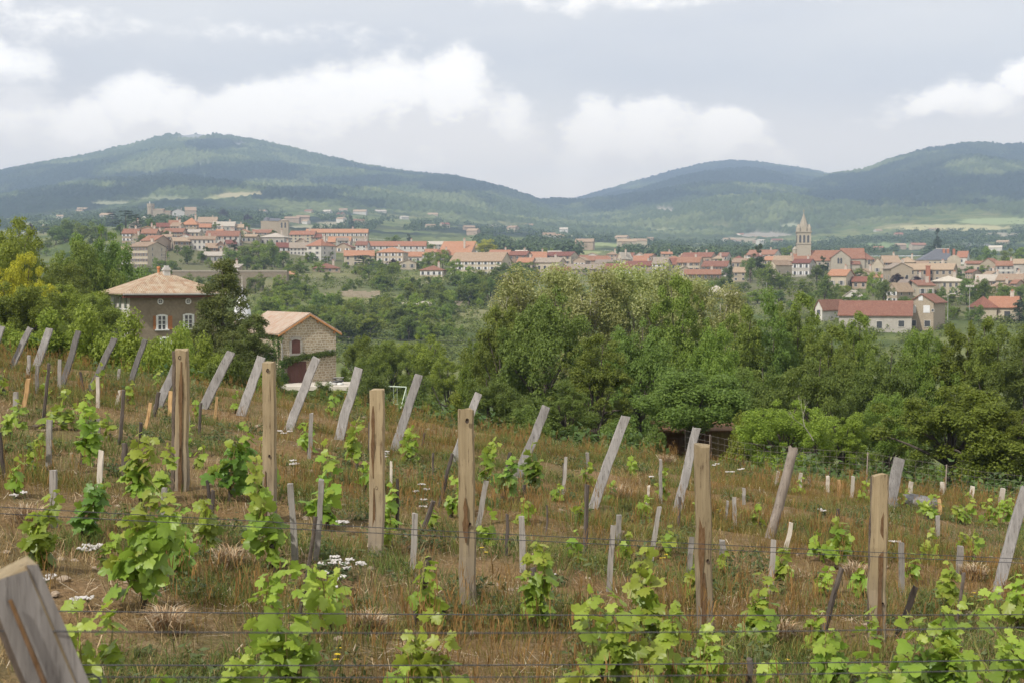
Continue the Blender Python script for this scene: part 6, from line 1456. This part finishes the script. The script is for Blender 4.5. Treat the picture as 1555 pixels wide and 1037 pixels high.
def gap(px_):
    k = sum(px_ > t for t in TPX)
    if k == 0: return 'left of the first thick post'
    if k == 6: return 'right of the sixth thick post'
    return f'between {ON[k-1]} and {ON[k]} thick posts'
def depth(Y): return 'near' if Y < 10.5 else ('mid field' if Y < 15 else ('far' if Y < 21 else 'field edge'))
def unique(lst, noun):
    """lst of (obj, px, text): number look-alikes by place from the left"""
    d = {}
    for o, px_, t in lst: d.setdefault(t, []).append((px_, o))
    OR_ = ['leftmost', 'second from left', 'third from left', 'fourth from left', 'fifth from left', 'sixth from left', 'seventh from left', 'eighth from left', 'ninth from left', 'tenth from left', 'eleventh from left', 'twelfth from left']
    for t, l in d.items():
        l.sort(key=lambda q_: q_[0])
        for i, (_, o) in enumerate(l): o['label'] = t if len(l) == 1 else (t+', '+(('left one', 'right one')[i] if len(l) == 2 else OR_[min(i, 11)]))
lst = []
for i, (xt, yt, xb, yb, kd, wp) in enumerate(STK):
    B, Y = ground_pt(xb, yb); T_ = W(xt, yt, Y-.01); w = wp/F*Y; A = B-(T_-B).normalized()*.1; hw = w/2; r_ = random.Random(i)
    if kd in 'sgpo': prof = [(-hw, -hw*.8), (hw, -hw*.85), (hw*.95, hw*.8), (-hw*.9, hw*.85)]
    else: prof = [(hw*(.8+.3*r_.random())*math.cos(2*PI*k/7), hw*(.8+.3*r_.random())*math.sin(2*PI*k/7)) for k in range(7)]
    b, ux, uy, t = along(A, T_, prof, 300+i, 7, .003 if kd in 's' else .007, .008); o = b.build('vine_stake', M[SM[kd][0]]); o.location = A
    tag(o, None, 'stake', 'stakes standing beside the vines')
    lean = (xt-xb)/max(1, yb-yt); dsc = 'leaning' if lean > .12 else ('left leaning' if lean < -.1 else 'upright'); L_px = (T_-B).length
    sz = 'short' if L_px < .32 else ('tall' if L_px > .55 else 'medium')
    lst.append((o, xb, f'{sz} {SM[kd][1]} {dsc} stake, {depth(Y)}, {gap(xb)}'))
unique(lst, 'stake')
# ------------------------------------------------------------------ vines
LEAF_OUT = [(0,0),(.16,-.13),(.34,-.13),(.47,.0),(.40,.12),(.56,.24),(.60,.42),(.50,.46),(.40,.50),(.30,.52),(.34,.68),(.24,.84),(.12,.90),(0,1.04)]
LEAF_OUT = LEAF_OUT+[(-x, y) for x, y in LEAF_OUT[-2:0:-1]]
LO = np.array(LEAF_OUT); NLO = len(LO)
def leaf_geo(p, d, nrm, s, rng):
    """one lobed leaf: petiole end P, pointing along D, facing NRM"""
    d = d/np.linalg.norm(d); sd_ = np.cross(d, nrm); sd_ /= np.linalg.norm(sd_)+1e-9; nn = np.cross(sd_, d)
    j = 1+rng.normal(0, .05, NLO); x, y = LO[:, 0]*j, LO[:, 1]*j
    cur = rng.uniform(.15, .7); dr = rng.uniform(.1, .5); wv = rng.normal(0, .03, NLO)
    zz = -cur*x*x-dr*(y-.3)**2*.6+wv+.10*np.abs(np.sin(y*5))*np.abs(x)
    V = p+s*(np.outer(x, sd_)+np.outer(y, d)+np.outer(zz, nn)); c = p+s*(.35*d+.03*nn)
    return np.vstack([V, c[None]])
def add_leaves(name, items, rng, mt, parent):
    Vs, Fs = [], []; k = 0; i = np.arange(NLO)
    for (p, d, nrm, s, _f) in items:
        Vs.append(leaf_geo(p, d, nrm, s, rng)); Fs.append(np.stack([k+i, k+(i+1) % NLO, np.full(NLO, k+NLO)], -1)); k += NLO+1
    o = link(name, npmesh(name, np.vstack(Vs), np.vstack(Fs), mt, smooth=True), parent); return o
VN = [ # px, top, base, width px, leaves, tone (y young, n normal, d dark), lean px
(15,622,668,16,16,'n',0),(50,672,722,26,20,'n',0),(92,590,652,28,22,'n',6),(127,592,705,30,42,'n',10),(197,577,615,14,12,'n',0),(215,642,770,55,60,'y',-8),(205,722,925,80,95,'n',8),(272,765,890,50,40,'d',-6),(240,672,760,30,26,'n',10),
(352,640,762,52,64,'d',14),(415,690,868,48,52,'n',-20),(398,660,760,40,22,'y',-12),(492,668,805,46,44,'n',12),(135,712,825,44,46,'d',10),(62,742,862,58,62,'n',12),(318,744,840,44,34,'y',0),(438,838,1075,95,85,'y',10),(120,900,1085,85,46,'y',0),
(650,840,958,46,40,'y',4),(652,926,1085,90,64,'y',0),(812,815,952,44,44,'n',0),(912,876,1070,90,60,'n',10),(985,826,975,56,52,'y',4),(965,930,1085,85,44,'n',0),(541,630,712,22,26,'n',0),(628,645,705,30,30,'n',0),(590,733,805,22,22,'y',0),(688,722,785,22,24,'n',-6),
(745,664,735,28,34,'n',4),(768,690,762,24,26,'d',6),(816,668,748,28,34,'d',-8),(790,757,795,26,16,'y',0),(880,757,795,22,14,'y',0),(893,700,740,16,14,'n',0),(928,728,766,22,20,'d',0),(978,750,792,28,16,'y',0),(1003,710,760,18,20,'n',0),(845,733,762,18,14,'n',0),
(1270,783,862,32,40,'n',0),(1416,803,855,28,24,'y',-10),(1188,826,880,28,24,'n',0),(1145,866,988,62,58,'n',8),(1255,858,905,22,18,'y',0),(1228,920,1000,36,24,'y',0),(1258,950,1050,52,36,'n',8),(1445,846,930,42,32,'y',-6),(1097,835,868,22,12,'y',0),
(1050,842,910,24,24,'n',0),(1345,912,1090,115,70,'n',12),(1440,905,1095,100,66,'n',0),(1525,890,1085,90,62,'n',-8),(1075,945,1085,85,56,'n',6),(1015,905,1075,44,26,'y',0),(1540,868,955,46,34,'y',0),(1178,992,1090,50,30,'y',0),
(1410,748,790,34,26,'y',0),(1462,748,796,34,26,'y',0),(1500,750,800,32,24,'n',0),(1538,745,800,34,26,'y',0),(1372,738,772,22,14,'y',0),(1215,722,750,18,10,'n',0),(1310,730,762,20,12,'n',0),(1340,735,762,20,12,'y',0),(5,560,600,14,12,'n',0),(148,548,600,16,12,'n',0),
(370,980,1095,50,22,'y',0),(505,850,960,30,18,'y',4),(470,640,690,18,16,'n',0),(1400,975,1100,80,40,'d',0),(590,1010,1100,60,22,'n',0),(235,1015,1105,60,20,'n',0),(865,985,1090,50,26,'y',0),(300,672,712,18,10,'n',0),(70,560,604,14,12,'n',0),(110,612,652,16,14,'n',4),(160,622,670,18,14,'n',0),(285,640,692,18,16,'n',0),(460,640,684,16,14,'y',0),(360,592,628,12,12,'n',0),(300,600,640,12,12,'n',0),(590,782,836,18,14,'y',0),(655,765,806,16,12,'n',0),(735,772,832,18,14,'n',4),(872,800,852,18,14,'n',0),(945,803,856,18,16,'n',0),(1012,792,845,16,14,'y',0),(1060,750,792,16,14,'n',0),(1150,762,802,18,14,'n',0),(1240,800,852,18,14,'y',0),(1310,850,908,22,16,'n',0),(1382,832,886,20,14,'y',0),(1472,802,856,22,16,'n',0),(30,602,652,16,14,'n',0),(18,690,756,22,18,'n',4),(172,806,872,26,18,'n',0),(552,700,748,16,14,'n',0),(502,590,632,12,12,'n',0),(962,690,722,12,10,'n',0),(240,560,594,12,10,'n',0),(60,640,690,16,14,'n',0)]
lst = []
for i, (px_, yt, yb, wp, nl, tone, lean) in enumerate(VN):
    rng = np.random.default_rng(900+i); B, Y = ground_pt(px_, yb); h = (yb-yt)/F*Y; k = Y/F; root = empty('grapevine', B); w = wp*k; lx = lean*k
    tag(root, None, 'grapevine', 'young vines of the vineyard')
    b = MB(); tp = Vector((lx*.15+rng.normal(0, .02), rng.normal(0, .02), h*.24))
    b.tube(bezier((0, 0, -.08), tp, (rng.normal(0, .03), .02, 0), 6), [.024, .022, .019, .021, .018, .017, .02], 7); b.build('stem', M['vine_bark'], root)
    cb_ = MB(); items = []; ns = 2 if nl < 30 else (3 if nl < 55 else 4); per = max(4, int(nl*1.25)//ns); Yfac = min(1.15, .85+Y*.02)
    for s_ in range(ns):
        xe = lx+(s_-(ns-1)/2)*w*.42/max(1, ns-1)*(1.2 if ns > 1 else 0)+rng.normal(0, w*.07); ze = h*(1 if s_ == ns//2 else rng.uniform(.4, .95)); ye_ = rng.normal(0, w*.22)
        pts = bezier(tp*rng.uniform(.35, 1), (xe, ye_, ze), (rng.normal(0, w*.2), rng.normal(0, .04), h*.04), 8)
        cb_.tube(pts, [.006, .0058, .0055, .005, .0045, .004, .0035, .003, .002], 5)
        gp = rng.random(); gw = rng.uniform(.03, .09)
        for j in range(per):
            f = (j+.6*rng.random())/per; f = f**.85
            if abs(f-gp) < gw: continue
            q_ = f*8; a = int(min(7, q_)); p = np.array(pts[a].lerp(pts[a+1], q_-a)); ang = (j*2.4+rng.normal(0, .5)); out_ = np.array((math.cos(ang), math.sin(ang)*.8-.35, rng.uniform(-.1, .35)))
            pl = rng.uniform(.2, 1.0)*w*.27*(1.1-.7*f); pe = p+out_*pl; s = (.118-.06*max(0, f-.45)/.55)*rng.uniform(.7, 1.15)*Yfac*min(1, .55+h*.65)
            d = out_*.8+np.array((rng.normal(0, .35), rng.normal(0, .3), -.75+.5*f+rng.normal(0, .35))); nrm = np.array((out_[0]*.7, -.45+.3*out_[1], .6))+rng.normal(0, .5, 3)
            items.append((pe, d, nrm, s, f+rng.normal(0, .12)))
            if Y < 13: cb_.tube([tuple(p), tuple(p*.5+pe*.5+np.array((0, 0, .01))), tuple(pe)], .0018, 3, cap=False)
    cb_.build('canes', M['cane'], root)
    th, up_, lo_ = {'y': (.42, 'vine_leaf_young', 'vine_leaf'), 'n': (.66, 'vine_leaf_young', 'vine_leaf'), 'd': (.7, 'vine_leaf', 'vine_leaf_dark')}[tone]
    A_ = [q_ for q_ in items if q_[4] > th]; B_ = [q_ for q_ in items if q_[4] <= th]
    if A_: add_leaves('young_foliage', A_, rng, M[up_], root)
    if B_: add_leaves('foliage', B_, rng, M[lo_], root)
    sz = 'tall' if h > .62 else ('small' if h < .34 else 'medium'); bs = 'bushy' if nl > 48 else ('sparse' if nl < 20 else 'leafy'); tn = {'y': 'yellow green', 'n': 'green', 'd': 'dark green'}[tone]
    lst.append((root, px_, f'{sz} {bs} {tn} vine, {depth(Y)}, {gap(px_)}'))
unique(lst, 'vine')
# ------------------------------------------------------------------ wires
WIRES = [((-60,766,7.0),(1640,852,9.3),'upper wire of the double trellis strand crossing the thick posts'),((-60,776,7.0),(1640,858,9.3),'lower wire of the double trellis strand crossing the thick posts'),
((60,927,5.2),(1640,932,6.0),'thin trellis wire just above the second taut one'),((-40,957,2.53),(1640,950,3.6),'taut dark wire stretched from the close leaning post'),((100,1009,4.6),(1640,1000,5.4),'fine wire near the lower edge, upper one'),((100,1027,3.0),(1640,1014,3.8),'fine wire near the lower edge, lowest one')]
for (a, b_, lb) in WIRES:
    A, B = W(*a), W(*b_); b = MB(); b.tube([A.lerp(B, t/10)+Vector((0, 0, -.010*4*t/10*(1-t/10))) for t in range(11)], .0014 if a[2] < 4 else .0022, 6); tag(b.build('trellis_wire', M['wire']), lb, 'wire', 'trellis wires')
# wire mesh fence on the right edge of the field
def mesh_fence():
    Yf = 28.0; x0, x1 = W(1040, 740, Yf).x, W(1640, 740, Yf).x; root = empty('wire_fence', (x0, Yf, 0)); tag(root, 'rusty square mesh wire fence at the far right edge of the field', 'fence')
    b = MB(); n = 60; zs = lambda x: hz(x, Yf); r_ = .002
    for j in range(6):
        b.tube([(x-x0, 0, zs(x)+.05+.12*j) for x in np.linspace(x0, x1, 16)], r_, 4)
    for i in range(n+1):
        x = x0+(x1-x0)*i/n; b.tube([(x-x0, .006, zs(x)), (x-x0, .006, zs(x)+.66)], r_*.8, 4)
    b.build('mesh', mottled('rusty fence wire', (.16,.14,.125), (.26,.22,.2), 9), root)
    for i in range(5): x = x0+(x1-x0)*(i+.3)/5; b = MB(); b.tube([(x-x0, .05, zs(x)-.3), (x-x0+.03, .05, zs(x)+.66)], .014, 7); b.build('post', M['wood_round'], root)
mesh_fence()
# grey boulder
B, Y = ground_pt(1378, 768); b = MB(); n = 14
for r_, z in ((.5, -.1), (.55, .03), (.44, .12), (.2, .18), (.01, .19)):
    for k in range(n): e = rnd.uniform(.85, 1.15); b.v.append((r_*e*math.cos(2*PI*k/n), r_*.5*e*math.sin(2*PI*k/n), z*e))
for i in range(4):
    for k in range(n): b.f.append((i*n+k, i*n+(k+1) % n, (i+1)*n+(k+1) % n, (i+1)*n+k)); b.m.append(0)
o = b.build('boulder', mottled('grey granite', (.16,.155,.15), (.28,.27,.26), 9, .9, bstr=.8), smooth=True); o.location = B; tag(o, 'flat grey rock in the grass behind the half round post', 'rock')
# heaps of pulled dry grass
def heap(px_, py_, wpx, lab, seed):
    r2 = np.random.default_rng(seed); B, Y = ground_pt(px_, py_); n = 420; wr = wpx*Y/F/2
    a = r2.uniform(0, 6.28, n); rr_ = wr*.75*r2.random(n)**.6; bx, by = B.x+rr_*np.cos(a), B.y+rr_*.7*np.sin(a); hh = wr*.75*np.sqrt(np.maximum(0.02, 1-(rr_/wr)**2))
    col = np.array([(.50,.38,.24), (.42,.27,.15), (.56,.47,.34)])[r2.integers(0, 3, n)]*r2.uniform(.7, 1.15, (n, 1))
    V, Q, T, C = blades(bx, by, r2.uniform(.05, .16, n), r2.uniform(.004, .008, n), r2.uniform(.6, 1.6, n), a+r2.normal(0, .7, n), col); V[:, 2] += np.repeat(hh*r2.uniform(.2, 1, n), 5)
    tag(link('straw_heap', npmesh('straw_heap', V, [Q, T], bpy.data.materials.get('straw') or M['cane'], C)), lab, 'straw heap', 'heaps of pulled dry grass')
for i, (x, y, w_, lb) in enumerate([(348,862,48,'pale dry grass heap beside the yellow flowers, before the smooth post'),(1180,975,60,'straw heap below the left leaning dark stake right of the knotty post'),(942,760,44,'rust brown dry tuft at the foot of the long twisted board'),(1012,706,30,'flat straw patch left of the upright pale board'),(40,800,60,'bleached dry grass mound at the left edge'),(560,965,60,'rusty dry heap right of the wide front vine'),(640,1020,80,'white straw heap under the front vine at the lower edge'),(255,960,50,'dry straw tuft near the close leaning post'),(1300,880,44,'straw heap left of the half round post foot'),(1480,880,40,'bleached straw left of the right edge board')]): heap(x, y, w_, lb, 400+i)
# ------------------------------------------------------------------ flowers
FW = mottled('yarrow white', (.52,.49,.46), (.66,.63,.60), 40); FY = mottled('yellow petal', (.62,.45,.02), (.75,.58,.03), 30); STEM = mottled('flower stem', (.10,.14,.05), (.16,.19,.07), 20)
def yarrow(px_, py_, lab, n, wpx, seed, grp):
    r_ = random.Random(seed); Y = hit(px_, py_+16, 3)-.05; p0 = W(px_, py_+16, Y); k = Y/F; root = empty('yarrow', p0); tag(root, lab, 'flower', grp)
    b = MB(); f = MB()
    for _ in range(n):
        x = r_.uniform(-.5, .5)*wpx*k; y = r_.uniform(-.2, .2); z = r_.uniform(10, 24)*k; b.tube([(x*.6, y*.6, -.05), (x*.9, y, z*.6), (x, y, z)], .002, 4)
        f = MB()
        for j in range(16): a = r_.uniform(0, 6.3); d = .04*r_.random()**.5; c = (x+d*math.cos(a), y+d*math.sin(a), z+r_.uniform(-.004, .006)); f.lathe([(.009, -.004), (.008, .003), (.001, .005)], 6, 0, c); b.tube([(x, y, z-.03), c], .001, 3)
        f.build('umbel', FW, root)
    b.build('stem', STEM, root)
for i, (x, y, n, w, lb) in enumerate([(505,852,7,50,'large white yarrow clump under the crooked dark stake'),(505,880,6,46,'lowest white yarrow clump beside the wide vine'),(545,858,4,36,'white yarrow clump right of the large one'),(138,829,5,26,'white yarrow group left of the tall middle vine'),(62,874,2,22,'pair of yarrow heads beside the close leaning post'),
        (126,900,3,24,'small yarrow head above the close bright vine'),(430,656,3,16,'tiny white yarrow heads right of the smooth post'),(440,700,3,20,'white yarrow dots below the garage door board'),(250,853,2,14,'single yarrow head beside a grey stake by the tall vine'),(640,740,3,24,'white yarrow heads left of the square topped post'),(645,762,2,12,'low yarrow head left of the square topped post'),
        (836,872,1,10,'single white flower right of the square grey stake'),(30,752,2,24,'white flowers at the left edge of the field'),(1250,770,2,10,'white flower right of the leaning round pole'),(1100,712,4,30,'white flower heads in the grass below the hut'),(1130,708,3,20,'white flowers at the grass edge right of the hut'),(985,726,1,8,'small white flower left of the pale upright board'),(1356,824,2,14,'white yarrow just right of the half round post'),(590,690,3,18,'white flowers between the brown posts'),(530,800,3,34,'thin yarrow group left of the cracked post')]):
    yarrow(x, y, lb, n, w, 70+i, 'white yarrow flowers')
def yellow(px_, py_, lab, n, wpx, seed):
    r_ = random.Random(seed); Y = hit(px_, py_+12, 3)-.04; p0 = W(px_, py_+12, Y); k = Y/F; root = empty('yellow_wildflower', p0); tag(root, lab, 'flower', 'yellow wildflowers'); b = MB(); f = MB()
    for _ in range(n):
        x = r_.uniform(-.5, .5)*wpx*k; y = r_.uniform(-.1, .1); z = r_.uniform(6, 18)*k; b.tube([(x*.5, y, -.05), (x, y, z)], .0018, 4); c = (x, y, z); m_ = 8
        for j in range(m_): a = 2*PI*j/m_; f.add([c, (x+.017*math.cos(a-.3), y+.017*math.sin(a-.3), z+.006), (x+.021*math.cos(a), y+.021*math.sin(a), z+.004), (x+.017*math.cos(a+.3), y+.017*math.sin(a+.3), z+.006)], [(0, 1, 2, 3)])
    b.build('stem', STEM, root); f.build('petals', FY, root)
for i, (x, y, n, w, lb) in enumerate([(385,820,9,30,'yellow flowers at the foot of the smooth post vine'),(580,790,9,40,'yellow flowers at the foot of the cracked post'),(735,838,2,12,'yellow flower right of the square topped post'),(870,835,4,40,'yellow flowers under the long twisted board'),(1008,845,3,12,'yellow flowers left of the knotty post'),(1090,775,3,10,'tiny yellow flowers right of the knotty post'),(1440,770,6,40,'yellow flowers among the far right vines'),(1490,905,6,60,'yellow flowers among the right front vines'),(1215,1005,5,50,'yellow flowers between the two small front vines'),(515,992,4,16,'yellow flowers right of the wide front vine'),(1330,1030,4,40,'yellow flowers at the bottom below the large front vine')]): yellow(x, y, lb, n, w, 200+i)
# ------------------------------------------------------------------ render settings
scene.render.engine = 'CYCLES'
cy = scene.cycles; cy.max_bounces = 6; cy.diffuse_bounces = 3; cy.glossy_bounces = 2; cy.transmission_bounces = 3; cy.volume_bounces = 0; cy.transparent_max_bounces = 4
cy.use_denoising = True; cy.use_adaptive_sampling = True; cy.adaptive_threshold = .02; cy.sample_clamp_indirect = 6; cy.caustics_reflective = False; cy.caustics_refractive = False
try: cy.denoiser = 'OPENIMAGEDENOISE'
except Exception: pass
scene.world.cycles.sampling_method = 'MANUAL'; scene.world.cycles.sample_map_resolution = 512
